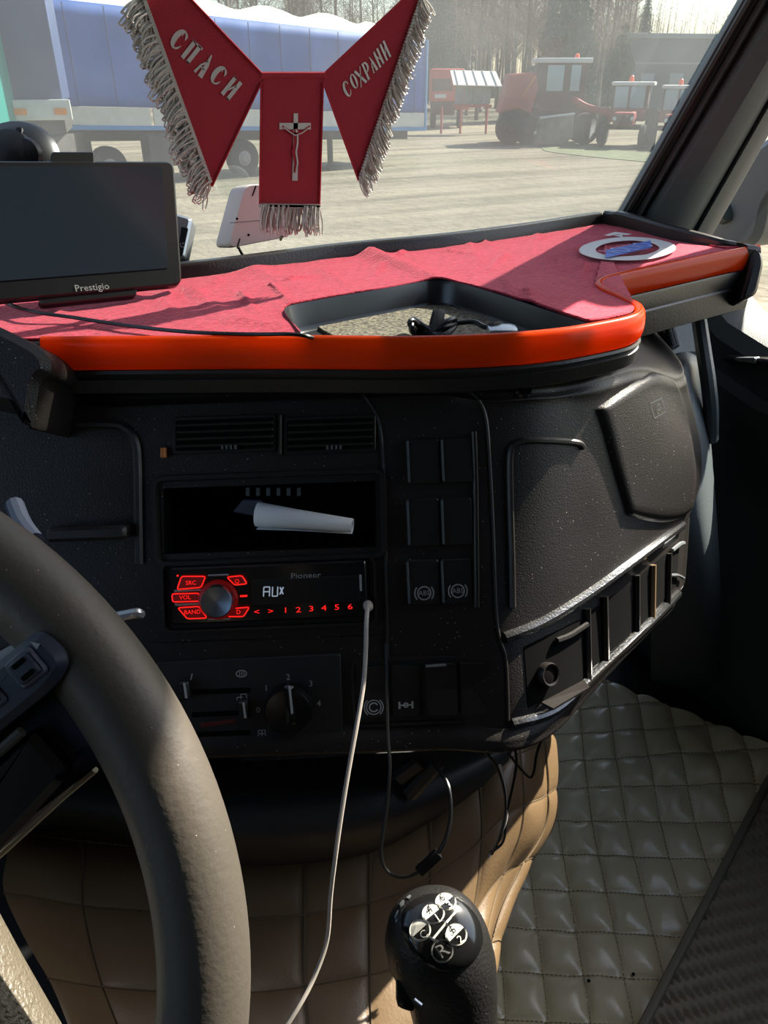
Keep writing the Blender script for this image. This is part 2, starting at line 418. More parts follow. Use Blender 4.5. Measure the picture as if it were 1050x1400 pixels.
# ---- windscreen pillar on the passenger side
prof = [(838, 1093, 0.06), (840, 1095, 0.0), (845, 1101, -.014), (854, 1111, -.016), (859, 1118, .006), (863, 1123, -.016), (871, 1133, -.026), (876, 1143, -.006),
        (880, 1150, -.022), (890, 1161, -.034), (920, 1188, -.042), (944, 1208, -.036), (955, 1213, -.024), (958, 1216, -.012), (963, 1220, -.026), (974, 1229, -.02), (985, 1238, .0), (986, 1239, .06)]
PB, PT = [], []
for xb, xt, off in prof:
    PB.append(P(xb, 300, 1.16 + off)); PT.append(P(xt, -150, 0.80 + off * .7))
pil = MB(); T = [-0.45, 0.0, 0.5, 1.0, 1.5, 2.0, 2.7]
pil.grid([[lerp(b, t, q) for b, t in zip(PB, PT)] for q in T])
pil = struct(pil.build('trim_1', 'pillar_trim', ang=25), 'grey ribbed windscreen pillar trim on the passenger side'); pil.name = 'trim_1'
# rubber seal along the inner edge of the pillar
sealp = [lerp(PB[3], PT[3], q) - GH * .004 for q in T]
o = MB().tube(sealp, 0.006, 8).build('seal', 'cable_black', pil)

# ---- windscreen
A0 = PZ(250, 383, ZS); B0 = PZ(800, 312, ZS)
dl = (B0 - A0); dl.z = 0; dl.normalize(); nb = V((-dl.y, dl.x, 0))
gb = A0 + nb * 0.03 - ZH * 0.06
lp = gb + dl * (-(gb.x + 0.80) / dl.x)
rake = 0.36
gw = MB()
rb = lerp(PB[1], PT[1], -0.2); rt = lerp(PB[1], PT[1], 2.6)
rowsg = []
for i in range(7):
    t = i / 6; rp = lerp(rb, rt, t) + nb * .025 + dl * .07
    l_ = V((lp.x, lp.y, rp.z)) - nb * rake * (rp.z - gb.z)
    l_.x = -0.80
    rowsg.append([lerp(l_, rp, j / 10) + nb * (0.12 * math.sin(PI * j / 10)) for j in range(11)])
gw.grid(rowsg)
gw = struct(gw.build('window_1', 'glass_dusty'), 'dusty windscreen above the dash shelf')

# ---- passenger door
door = MB()
pr = [(DX + .05, .0), (DX + .02, .04), (DX, .30), (DX - .015, .50), (DX - .03, .60), (DX - .03, .64), (DX - .02, .655), (DX - .022, .70), (DX - .005, .722), (DX + .03, .73), (DX + .08, .728), (DX + .08, .0)]
ys = [-1.08, -0.6, -0.1, 0.2, 0.5, 0.70, 0.80, 0.88, 0.96]
def sill(y): return 0.0 if y < .72 else (y - .72) ** 1.6 * 1.3
door.grid([[V((x, y, z + (sill(y) if z > .55 else 0))) for x, z in pr] for y in ys])
door = struct(door.build('door_1', 'door_plastic', ang=30), 'dark grey passenger door panel below the side window')
hd = MB().slab(rpoly([PX(986, 486, DX - .035), PX(988, 496, DX - .035), PX(1075, 508, DX - .035), PX(1075, 494, DX - .035)], .006), V((-1, 0, 0)), .02, .003)
hd.build('door_pull', 'dash_smooth', door)
hd = MB().slab(rpoly([PX(1004, 489, DX - .038), PX(1004, 493, DX - .038), PX(1032, 497, DX - .038), PX(1032, 489, DX - .038)], .002), V((-1, 0, 0)), .01, .001)
hd.build('latch_lever', 'silver', door)
# door window frame and glass
sg = MB()
e0 = lerp(PB[-2], PT[-2], -0.35); e1 = lerp(PB[-2], PT[-2], 2.5)
sg.add([V((DX + .04, -0.55, .70)), V((DX + .04, e0.y + .02, .70)), V((DX + .04, e1.y + .02, 1.72)), V((DX + .04, -0.55, 1.72))], [(0, 1, 2, 3)])
sg = struct(sg.build('window_2', 'glass_side', sm=False), 'passenger side window glass')
hf = MB().box(V((DX + .04, -.1, 1.80)), V((.025, 0, 0)), V((0, .95, 0)), V((0, 0, .09)))
hf.box(V((DX + .04, -.82, 1.25)), V((.025, 0, 0)), V((0, .28, 0)), V((0, 0, .55)))
hf.build('window_frame', 'door_plastic', sg, sm=False)

# ---- trim panel between dash and door: upper panel with vent, rounded bolster, grab handle
st = MB().grid([smooth([P(850, 425, 1.06), P(885, 428, 1.08), P(925, 420, 1.10), P(965, 410, 1.12)], 4),
                smooth([P(855, 520, 1.02), P(885, 505, 1.05), P(920, 484, 1.08), P(965, 480, 1.11)], 4),
                smooth([P(860, 620, 1.10), P(890, 600, 1.15), P(920, 580, 1.18), P(965, 560, 1.2)], 4)])
side = struct(st.build('trim_2', 'grey_trim'), 'grey side trim panel with a vent between dash and passenger door')
vp = [P(901, 447, 1.078), P(915, 444, 1.082), P(925, 477, 1.078), P(911, 484, 1.07)]
vn = (vp[1] - vp[0]).cross(vp[3] - vp[0]).normalized()
if vn.dot(CAM - vp[0]) < 0: vn = -vn
vo = rpoly([p + vn * .012 for p in vp][::-1], .004)
MB().slab(vo, vn, .02, .002).build('vent_frame', 'black_gloss', side)
for t in (0.33, 0.6):
    a = lerp(vp[0], vp[1], t) + vn * .014; b = lerp(vp[3], vp[2], t) + vn * .014
    MB().tube([lerp(a, b, .08), lerp(a, b, .92)], .0012, 6).build('vent_slat', 'grey_trim', side)
bo = MB()
R_ = [[P(866, 515, 1.10), P(905, 494, 1.12), P(935, 478, 1.13), P(955, 484, 1.14)],
      [P(872, 522, 1.00), P(908, 504, 1.02), P(938, 488, 1.03), P(958, 500, 1.06)],
      [P(880, 545, .97), P(914, 530, .985), P(945, 515, 1.0), P(964, 530, 1.05)],
      [P(890, 640, .98), P(920, 640, .99), P(958, 640, 1.0), P(975, 640, 1.08)],
      [P(890, 800, 1.05), P(925, 800, 1.06), P(965, 800, 1.07), P(985, 800, 1.15)],
      [P(890, 930, 1.45), P(925, 940, 1.47), P(965, 950, 1.49), P(985, 955, 1.52)]]
rows = [smooth(r, 5) for r in R_]
bo.grid([smooth_row for smooth_row in zip(*[smooth(list(c), 5) for c in zip(*rows)])])
bo.build('bolster', 'grey_trim', side)
gh = smooth([P(950, 405, 1.05), P(956, 440, 1.03), P(962, 480, 1.01), P(968, 520, 1.0), P(972, 560, 1.02), P(972, 600, 1.06)], 5)
MB().tube(gh, [.010] * len(gh), 10).build('grab_handle', 'grey_trim', side)

# ---- outside mirror and painted bracket seen through the side window
mir = thing('side_mirror', P(1040, 260, 1.36), 'grey door mirror housing outside the passenger window with an added shading lobe', 'mirror')
MXX = 1.22
mo = [PX(960, 345, MXX), PX(1034, 337, MXX), PX(1048, 268, MXX), V((MXX, .655, 1.06)), V((MXX, .65, 1.46)), V((MXX, .742, 1.46)), V((MXX, .77, 1.12)), PX(960, 250, MXX)]  # rearward upper lobe is unseen, added to shade the shelf end
MB().slab(rpoly(mo, .03), V((-1, 0, 0)), .10, .012).build('housing', 'mirror_grey', mir)
MB().lathe(PX(993, 292, MXX), -FW, [(.016, -.01), (.016, .008), (.010, .012), (.003, .013)], 16).build('pivot', 'door_plastic', mir)
MB().tube([P(990, 340, 1.36), P(985, 420, 1.36)], .02, 8).build('arm', 'mirror_grey', mir)
br = thing('painted_bracket', P(970, 470, 1.35), 'cream painted curved panel outside, below the shelf end', 'panel')
cols = []
for (a, b) in [((915, 385, 1.30), (915, 490, 1.30)), ((960, 385, 1.27), (955, 490, 1.27)), ((985, 385, 1.275), (972, 490, 1.275))]:
    cols.append([lerp(P(*a), P(*b), i / 6) for i in range(7)])
MB().grid([smooth(c, 3) for c in zip(*cols)]).build('face', 'cream_paint', br, solid=.01)
cols = [[lerp(P(988, 375, 1.275), P(974, 490, 1.275), i / 6) for i in range(7)], [lerp(P(1008, 375, 1.30), P(982, 470, 1.30), i / 6) for i in range(7)], [lerp(P(1025, 370, 1.40), P(984, 470, 1.40), i / 6) for i in range(7)]]
MB().grid([smooth(c, 3) for c in zip(*cols)]).build('edge', 'cream_paint', br, solid=.01)

# ================================================================== DASH SHELF
shelf = thing('dash_shelf', PZ(500, 480, ZS - .06), 'black dash-top shelf with a glossy orange bumper edge and sunken tray', 'shelf')
def Zp(pts, z): return [PZ(x, y, z) for x, y in pts]
BACK = [(-160, 420), (-60, 411), (60, 400), (150, 392), (250, 383), (340, 372), (463, 355), (580, 343), (647, 335), (730, 323), (800, 311), (822, 308), (860, 316), (905, 328), (950, 337), (990, 344)]
EDGE = [(-160, 470), (-60, 470), (60, 468), (200, 467), (400, 466), (560, 467), (680, 463), (760, 456), (815, 447), (852, 439), (868, 431), (866, 422), (845, 411), (822, 400), (813, 392), (820, 385), (845, 378), (893, 368), (979, 350), (1032, 340)]
TRAY = [(414, 461), (400, 444), (390, 428), (398, 420.5), (450, 410), (520, 398), (575, 388), (600, 386), (630, 390), (690, 408), (750, 428), (796, 443), (808, 446)]
# front boundary of the flat top: bumper edge on the left, tray rim in the middle, bumper again
FRONT = EDGE[:4] + [(330, 467), (396, 466)] + TRAY + EDGE[9:]
FZ = smooth(Zp(FRONT, ZS), 4); BZ = smooth(Zp(BACK, ZS), 4)
N = 150; NV = 60
# pair the two boundaries by hand-picked stations so that the ruling stays tidy
def plen(pts):
    L = [0]
    for a, b in zip(pts, pts[1:]): L.append(L[-1] + (b - a).length)
    return L
def at_len(pts, L, s):
    s = max(0, min(L[-1], s))
    for i in range(len(pts) - 1):
        if s <= L[i + 1] or i == len(pts) - 2:
            d = L[i + 1] - L[i]; return lerp(pts[i], pts[i + 1], (s - L[i]) / d if d > 1e-9 else 0)
LF, LB = plen(FZ), plen(BZ)
def near(pts, L, px, py):
    p = PZ(px, py, ZS); k = min(range(len(pts)), key=lambda i: (pts[i] - p).length); return L[k]
KEY = [((-160, 470), (-160, 420)), ((60, 468), (60, 400)), ((396, 466), (290, 379)), ((414, 461), (312, 376)), ((400, 444), (328, 374)), ((390, 428), (348, 371)), ((398, 420.5), (384, 366)), ((520, 398), (520, 349)), ((600, 386), (600, 341)), ((690, 408), (690, 329)), ((808, 446), (770, 316)), ((852, 439), (800, 311)), ((845, 411), (822, 308)), ((820, 385), (840, 311)), ((893, 368), (890, 324)), ((1026, 341), (990, 344))]
ks = [(near(FZ, LF, *f), near(BZ, LB, *b)) for f, b in KEY]
ks[0] = (0, 0); ks[-1] = (LF[-1], LB[-1])
def station(u):
    u = u * (len(ks) - 1); i = min(int(u), len(ks) - 2); t = u - i
    return at_len(FZ, LF, lerp(ks[i][0], ks[i + 1][0], t)), at_len(BZ, LB, lerp(ks[i][1], ks[i + 1][1], t))
ST = [station(i / (N - 1)) for i in range(N)]
tp = MB().grid([[f for f, b in ST], [b for f, b in ST]])
tp.build('top_panel', 'shelf_plastic', shelf)
# bumper strip: flattened tube swept along the edge
path = resample(smooth(Zp(EDGE[2:], ZS), 6), 140)
def sweep(path, sect, up=ZH):
    rows = []
    for i, p in enumerate(path):
        t = (path[min(i + 1, len(path) - 1)] - path[max(i - 1, 0)]).normalized(); out = t.cross(up).normalized()
        rows.append([p + out * a + up * b for a, b in sect])
    return rows
half = [(0.000, 0.004), (0.003, 0.0058), (0.006, 0.005), (0.0082, 0.002), (0.0092, -.003), (0.0095, -.009), (0.0092, -.015), (0.008, -.0195), (0.005, -.0225), (0.0, -.0225)]
sw = MB(); sw.grid(sweep(path, half), closed_u=True)
k = len(half); nb_ = len(path)
sw.f.append(tuple(range(k))); sw.f.append(tuple((nb_ - 1) * k + i for i in range(k))[::-1])
sw.build('bumper_strip', 'orange_strip', shelf, ang=50)
# skirt below the strip: shallow at the middle, deep at the passenger end
path2 = resample(smooth(Zp(EDGE[1:], ZS), 6), 140)
rows = []
for i, p in enumerate(path2):
    t = (path2[min(i + 1, 139)] - path2[max(i - 1, 0)]).normalized(); out = t.cross(ZH).normalized()
    s = i / 139; deep = lerp(.020, .052, max(0, min(1, (s - .62) / .12)))
    rows.append([p + out * a + ZH * b for a, b in [(-.03, -.012), (.0, -.0215), (.0075, -.0225), (.0085, -.025), (.006, -.0215 - deep * .42), (.0075, -.0215 - deep * .46), (.006, -.0225 - deep), (.001, -.0255 - deep), (-.04, -.0265 - deep)]])
MB().grid(rows).build('skirt', 'shelf_plastic', shelf, ang=30)
MB().grid([[p + (p - PZ(500, 300, ZS)).normalized() * 0 - ZH * .046 for p, q in ST], [q - ZH * .046 for p, q in ST]]).build('underside', 'shelf_plastic', shelf)
# raised lip along the windscreen and the passenger end
bl = resample(smooth(Zp(BACK[:12], ZS), 5), 90)
rows = []
for i, p in enumerate(bl):
    rows.append([p - ZH * .01, p + ZH * .0145, p + nb * .002 + ZH * .017, p + nb * .009 + ZH * .0175, p + nb * .013 + ZH * .015, p + nb * .013 - ZH * .03])
MB().grid(rows).build('rear_lip', 'shelf_plastic', shelf, ang=40)
sl_ = smooth(Zp([(822, 308), (860, 317), (905, 328), (950, 336), (990, 341), (1032, 341)], ZS), 6)
rows = []
for i, p in enumerate(sl_):
    t = (sl_[min(i + 1, len(sl_) - 1)] - sl_[max(i - 1, 0)]).normalized(); out = ZH.cross(t).normalized()
    if out.dot(RH) < 0: out = -out
    h = lerp(.023, .005, (i / (len(sl_) - 1)) ** 1.6) if i > 2 else .020
    rows.append([p - ZH * .01, p + ZH * (h - .003), p + out * .003 + ZH * h, p + out * .012 + ZH * h, p + out * .016 + ZH * (h - .004), p + out * .017 - ZH * .05])
MB().grid(rows).build('end_lip', 'shelf_plastic', shelf, ang=40)
# corner post closing the passenger end
ce_ = PZ(1030, 345, ZS)
cp = [P(1030, 337, .955), P(1041, 339, .955), P(1046, 358, .955), P(1036, 402, .955), P(1012, 412, .955), P(1024, 372, .955)]
MB().slab(rpoly(cp[::-1], .008), -FW, .03, .004).build('end_cap', 'shelf_plastic', shelf)
# tray
rim = resample(smooth(Zp(TRAY, ZS + .003), 5), 80) + resample(Zp([(808, 447), (760, 452), (680, 459), (560, 462.5), (420, 462)], ZS + .003), 40)[1:-1]
cen = sum(rim, V()) / len(rim)
def shrink(k, dz): return [cen + (p - cen) * k + ZH * dz for p in rim]
tr_ = MB().grid([shrink(1.0, -.003), shrink(1.004, .001), shrink(1.0, .002), shrink(.985, -.002), shrink(.96, -.019), shrink(.945, -.023), shrink(.92, -.025)], closed_u=True)
b = len(tr_.v) - len(rim); tr_.f.append(tuple(b + i for i in range(len(rim))))
tray = tr_.build('tray', 'tray_plastic', shelf, ang=50)
for q in (0.0, 0.016):        # stepped ribs on the tray floor, passenger side
    a = PZ(615, 412, ZS - .020); b = PZ(770, 452, ZS - .020); off = (PZ(600, 425, ZS - .020) - a).normalized() * q
    MB().tube([a + off, b + off], .0035, 8).build('rib', 'tray_plastic', tray)
lin = rpoly([PZ(430, 452, ZS - .024), PZ(465, 424, ZS - .024), PZ(560, 408, ZS - .024), PZ(630, 420, ZS - .024), PZ(690, 455, ZS - .024), PZ(640, 478, ZS - .024), PZ(480, 480, ZS - .024)][::-1], .015)
MB().slab([p + ZH * .005 for p in lin], ZH, .004, .001).build('liner', 'tray_mat', tray)

# ---- red velvet mat with printed emblem, lying on the shelf
rows = []
folds = [((505, 350), (600, 385), .010, .014), ((340, 368), (420, 400), .005, .02), ((250, 395), (330, 440), .0035, .006), ((215, 390), (232, 440), .003, .005), ((640, 330), (655, 372), .0025, .005), ((735, 320), (725, 345), .002, .004), ((560, 350), (575, 362), .002, .004), ((330, 440), (420, 455), .003, .012), ((690, 385), (705, 405), .0015, .004)]
for a_, b_ in (((150, 395), (205, 418)), ((262, 400), (300, 432)), ((300, 385), (275, 402)), ((330, 405), (352, 432)), ((372, 395), (398, 418)), ((395, 388), (432, 380)), ((440, 372), (470, 392)), ((520, 365), (512, 380)), ((545, 350), (560, 340)), ((610, 345), (650, 352)), ((660, 330), (676, 345)), ((690, 352), (668, 372)), ((735, 330), (760, 322)), ((60, 425), (120, 445)), ((760, 352), (770, 372)), ((800, 365), (792, 385)), ((720, 400), (728, 418)), ((230, 402), (236, 436))):
    folds.append((a_, b_, .0040, .0038))
FO = [(PZ(*a, ZS), PZ(*b, ZS), h, s) for a, b, h, s in folds]
def seg_d(p, a, b):
    ab = b - a; t = max(0, min(1, (p - a).dot(ab) / ab.dot(ab))); return (p - (a + ab * t)).length, t
from mathutils import noise as MN
def matz(p):
    z = .0025 + .0012 * MN.noise(p * 14) + .0006 * MN.noise(p * 45)
    for a, b, h, s in FO:
        d, t = seg_d(p, a, b); z += h * math.exp(-(d / s) ** 2) * (1 - .75 * t)
    return z
ST2 = [station(i / 319) for i in range(320)]
for j in range(NV + 1):
    v = j / NV; r = []
    for f, b in ST2:
        q = lerp(f, b, .025 + .968 * v)
        r.append(q + ZH * matz(q))
    rows.append(r)
rug = MB().grid(rows).build('dash_mat', 'mat_velvet', None, ang=80, solid=-.002)
tag(rug, 'wrinkled crimson velvet mat covering the dash shelf', 'mat')
MS = MATS['mat_velvet']; pb = MS.node_tree.nodes['Principled BSDF']
pb.inputs['Sheen Weight'].default_value = 0.6; pb.inputs['Sheen Roughness'].default_value = 0.4; pb.inputs['Sheen Tint'].default_value = srgb(255, 170, 180)
# ring-and-arrow emblem with a blue diagonal bar and lettering
em = PZ(858, 341, ZS + .005)
ex = (PZ(914, 348, ZS) - PZ(802, 335, ZS)); ex.z = 0; er = ex.length / 2; ex.normalize(); ey = ZH.cross(ex)
kk = (PZ(862, 324, ZS) - PZ(855, 357, ZS)).length / 2 / er
q = lambda a, b: em + ex * a + ey * b * kk
def mz(p): return V((p.x, p.y, ZS + .0042 + matz(V((p.x, p.y, ZS)))))
mb = MB()
for i in range(48):
    a0, a1 = 2 * PI * i / 48, 2 * PI * (i + 1) / 48
    mb.add([mz(q(math.cos(a) * r * er, math.sin(a) * r * er)) for a, r in ((a0, .66), (a1, .66), (a1, 1), (a0, 1))], [(0, 1, 2, 3)])
ring = mb.build('emblem_ring', 'emblem_white', rug)
mb = MB(); u_ = er
mb.add([mz(q(*p)) for p in [(-.60 * u_, .80 * u_), (-.45 * u_, .62 * u_), (-.72 * u_, 1.02 * u_), (-.88 * u_, .88 * u_)]], [(0, 1, 2, 3)])
mb.add([mz(q(*p)) for p in [(-1.02 * u_, 1.22 * u_), (-.55 * u_, 1.18 * u_), (-.62 * u_, 1.02 * u_), (-.86 * u_, 1.02 * u_), (-.93 * u_, .80 * u_), (-1.06 * u_, .80 * u_)]], [(0, 1, 2, 3), (0, 3, 4, 5)])
mb.build('emblem_arrow', 'emblem_white', rug)
mb = MB(); mb.add([mz(q(*p)) + ZH * .0006 for p in [(-.95 * u_, -.26 * u_), (.95 * u_, -.26 * u_), (.95 * u_, .26 * u_), (-.95 * u_, .26 * u_)]], [(0, 1, 2, 3)])
bar_dir = (PZ(905, 332, ZS) - PZ(812, 352, ZS))
mb.v = []; mb.f = []
a = PZ(828, 347, ZS + .0085); b = PZ(890, 333.5, ZS + .0085); wv = (PZ(860, 336, ZS) - PZ(860, 346, ZS)) * .5
mb.add([a - wv, b - wv, b + wv, a + wv], [(0, 1, 2, 3)]); mb.build('emblem_bar', 'emblem_blue', rug, sm=False)
bu = (b - a).normalized(); bv = ZH.cross(bu)
mb = MB(); text(mb, 'VOLVO', wv.length * 1.6, (a + b) / 2 + ZH * .0008, bu, bv, (b - a).length / (wv.length * 1.6) / 3.8); mb.build('emblem_lettering', 'emblem_text', rug, sm=False)

# ---- tablet in a suction-cup holder
tb = thing('tablet', P(110, 410, .72), 'black tablet with a dark screen standing over the red mat', 'tablet')
tc_ = [P(-70, 219, .66), P(238, 220, .755), P(250, 388, .748), P(-70, 418, .652)]
tn = (tc_[1] - tc_[0]).cross(tc_[3] - tc_[0]).normalized()
if tn.dot(CAM - tc_[0]) < 0: tn = -tn
tc_ = [p - tn * tn.dot(p - tc_[0]) for p in tc_]
tl, t_r, b_r, b_l = tc_
def T2(u, v): return lerp(lerp(tl, t_r, u), lerp(b_l, b_r, u), v)
MB().slab(rpoly([b_l, b_r, t_r, tl], .009, 6), tn, .010, .0018).build('body', 'tablet_black', tb)
MB().slab(rpoly([T2(.02, .86) + tn * .0006, T2(.935, .86) + tn * .0006, T2(.935, .045) + tn * .0006, T2(.02, .045) + tn * .0006], .002), tn, .0004).build('screen', 'screen_glass', tb, sm=False)
tu = (t_r - tl).normalized(); tv = tn.cross(tu)
if tv.z < 0: tv = -tv
c = onplane(126, 393, tl + tn * .0009, tn)
mb = MB(); text(mb, 'Prestigio', .0088, c, tu, tv, 1.0); mb.build('maker_lettering', 'text_grey', tb, sm=False)
q0 = [onplane(x, y, tl, tn) for x, y in ((52, 410), (188, 396), (186, 404), (58, 417))]
MB().slab(rpoly(q0[::-1], .002), tn, .012, .001).build('bottom_clip', 'tablet_black', tb)
q0 = [onplane(x, y, tl - tn * .002, tn) for x, y in ((70, 207), (129, 207), (129, 224), (70, 224))]
MB().slab(rpoly(q0[::-1], .003), tn, .008, .001).build('top_clip', 'tablet_black', tb)
sm_ = thing('suction_mount', P(30, 225, .72), 'round black suction mount on the windscreen behind the tablet', 'phone mount')
sc_ = P(20, 220, .725)
MB().lathe(sc_, -FW + ZH * .1, [(.040, -.012), (.042, -.004), (.037, .004), (.024, .010), (.022, .016), (.010, .020)], 28).build('cup', 'tablet_black', sm_)
MB().lathe(sc_ + RH * .012 - ZH * .004 - FW * .012, -FW, [(.020, 0), (.021, .003), (.018, .006), (.012, .007)], 20).build('dial', 'black_gloss', sm_)
MB().box(P(28, 186, .72), RH * .0032, UP * .007, FW * .004, .002).build('lever', 'tablet_black', sm_)
MB().tube(smooth([sc_ - FW * .01, lerp(sc_, T2(.3, .5), .5), T2(.3, .5) - tn * .012], 5), .007, 8).build('arm', 'tablet_black', sm_)
# tablet charging cable
cab = smooth([P(0, 411, .70), PZ(40, 425, ZS + .012), PZ(100, 434, ZS + .008), PZ(180, 446, ZS + .007), PZ(260, 454, ZS + .007), PZ(340, 457, ZS + .007), PZ(400, 457, ZS + .009), PZ(428, 462, ZS + .004), PZ(445, 468, ZS - .012)], 6)
tag(MB().tube(cab, .0017, 8).build('charging_cable', 'cable_black'), 'thin black cable running from the tablet across the red mat', 'cable')
# small device behind the tablet
sd = thing('small_device', P(250, 358, .86), 'small silver-edged device standing behind the tablet', 'device')
dvo = [P(232, 354, .86), P(251, 352, .86), P(262, 300, .86), P(258, 296, .86), P(236, 290, .86)]
MB().slab(rpoly(dvo, .004), -FW, .022, .003).build('body', 'silver', sd)
MB().slab(rpoly([P(242, 350, .858), P(249, 349, .858), P(257, 312, .858), P(248, 310, .858)], .001), -FW, .002).build('label_plate', 'tablet_black', sd)
mb = MB(); text(mb, 'G', .009, P(250, 335, .8565), UP * .2 + RH * -.02 + UP * .8, -RH * .9); mb.build('label_letter', 'text_grey', sd, sm=False)

# ---- white toll transponder on the windscreen
wt = thing('toll_transponder', P(345, 335, .88), 'white plastic transponder box on the windscreen behind the banner', 'transponder')
fr = [P(310, 341, .88), P(402, 323, .90), P(418, 250, .90), P(334, 252, .88)]
fn = (fr[1] - fr[0]).cross(fr[3] - fr[0]).normalized()
fr = [p - fn * fn.dot(p - fr[0]) for p in fr]
front = rpoly(fr, .010, 5)
back = [p - fn * .030 - RH * .012 + UP * .008 for p in front]
c0 = sum(front, V()) / len(front)
mb = MB(); mb.grid([back, [lerp(p, q, .22) for p, q in zip(front, back)], [c0 + (p - c0) * .955 for p in front]], closed_u=True)
n_ = len(front); mb.f.append(tuple(range(2 * n_, 3 * n_))); mb.f.append(tuple(range(n_))[::-1])
mb.build('case', 'white_plastic', wt)
def onf(x, y): return onplane(x, y, fr[0] + fn * .0006, fn)
for (x0, y0, x1, y1) in ((350, 254, 345, 268), (328, 326, 324, 340)):
    MB().ribbon([onf(x0, y0), onf((x0 + x1) / 2, (y0 + y1) / 2), onf(x1, y1)], fn, .0014).build('slot', 'cavity', wt, sm=False)
MB().ribbon([onf(314, 305), onf(360, 301), onf(405, 298)], fn, .0006).build('seam', 'mirror_grey', wt, sm=False)
for (x, y) in ((324, 299), (340, 321)):
    MB().lathe(onf(x, y), fn, [(.0014, -.0005), (.0014, .0003), (.001, .0005)], 10).build('pin_hole', 'cavity', wt)
MB().ribbon([onf(383, 329), onf(386, 322)], fn, .003).build('status_light', 'grass', wt, sm=False)
MB().lathe(P(318, 250, .91), -FW, [(.020, -.004), (.021, 0), (.018, .003)], 24).build('suction_pad', 'glass_side', wt)
MB().tube(smooth([P(326, 338, .885), P(330, 346, .89), P(334, 352, .90)], 4), .0016, 8).build('lead', 'cable_black', wt)

# ---- coiled cable and charger in the tray
cc_ = PZ(590, 452, ZS - .012)
dC = (cc_ - CAM).dot(FW)
pts = []
for i in range(100):
    t = i / 99; a = 2 * PI * 3.0 * t + 2.2
    lobe = 1 if (int((a + PI / 2) / PI) % 2 == 0) else -1
    pts.append(P(590 + 30 * math.cos(a) * (1 + .10 * math.sin(3.1 * a)), 445 - 13 * math.sin(a) * math.cos(a * 1.0 + .4) - 3 * math.cos(2 * a) + 4 * math.sin(1.7 * a), dC + .016 * math.sin(a * 1.5)))
pts += smooth([pts[-1], P(640, 440, dC), P(660, 446, dC - .004), P(672, 450, dC - .006)], 6)[1:]
cl = thing('coiled_cable', cc_ - ZH * .012, 'coil of black cable held by a grey strap in the tray', 'cable')
MB().tube(pts, .0023, 8).build('lead', 'cable_black', cl)
st_ = [cc_ + RH * .004 + (GH * .5 + ZH * .85).normalized() * math.sin(a) * .012 + GH * math.cos(a) * .012 + RH * .003 * math.sin(a) + ZH * .006 for a in [2 * PI * i / 20 for i in range(20)]]
mb = MB(); mb.grid([[p - RH * .005 for p in st_], [p + RH * .005 for p in st_]], closed_u=True); mb.build('strap', 'velcro', cl, solid=.0012)
pg = thing('charger_plug', PZ(680, 458, ZS - .020), 'pale grey charger plug with a bent lead lying in the tray', 'charger')
MB().box(PZ(686, 457, ZS - .012), RH * .014, GH * .012, ZH * .008, .006).build('body', 'silver', pg)
MB().tube(smooth([PZ(668, 447, ZS - .008), PZ(675, 444, ZS - .004), PZ(684, 444, ZS - .006), PZ(690, 450, ZS - .010)], 4), .003, 8).build('lead_sleeve', 'velcro', pg)
fs_ = [PZ(618, 466, ZS - .020), PZ(655, 449, ZS - .020), PZ(666, 452, ZS - .020), PZ(640, 470, ZS - .020)]
tag(MB().slab(rpoly(fs_, .003), ZH, .004, .001).build('plastic_strip', 'silver'), 'flat grey plastic strip lying beside the coiled cable in the tray', 'strip')

# ---- pennant: two flags and a banner with fringes
PY = 0.735
def Y(px, py, lift=0.0): return PYp(px, py, PY - lift)
pn_n = V((0, -1, 0))
pen = thing('pennant', Y(400, 320), 'dark red velvet pennant with two pointed flags, a cross banner and silver fringe', 'pennant')
lf = MB().slab([Y(*p) for p in [(190, -8), (290, 255), (358, 112), (358, 100), (255, -8)]], pn_n, .0022, .0006).build('flag', 'pennant_cloth', pen, sm=False)
rf = MB().slab([Y(*p) for p in [(558, -8), (445, 98), (442, 113), (490, 247), (580, -8)]], pn_n, .0022, .0006).build('flag', 'pennant_cloth', pen, sm=False)
cb = MB().slab([Y(*p) for p in [(359, 102), (355, 280), (437, 282), (443, 102)]], pn_n, .0022, .0006).build('banner', 'pennant_cloth', pen, sm=False)
lf['label'] = 'pointed red flag with silver lettering, left of the banner'; rf['label'] = 'pointed red flag with silver lettering, right of the banner'
MB().slab([Y(356, 98, .001), Y(356, 108, .001), Y(446, 108, .001), Y(446, 98, .001)], pn_n, .005, .001).build('top_hem', 'pennant_cloth', pen, sm=False)
for e_ in ([(255, -8), (358, 100)], [(446, 98), (558, -8)], [(290, 255), (358, 112)], [(442, 113), (490, 247)], [(357, 112), (355, 280)], [(442, 112), (437, 282)]):
    MB().tube([Y(*e_[0], .001), Y(*e_[1], .001)], .0008, 6).build('edging', 'pennant_edge', pen)
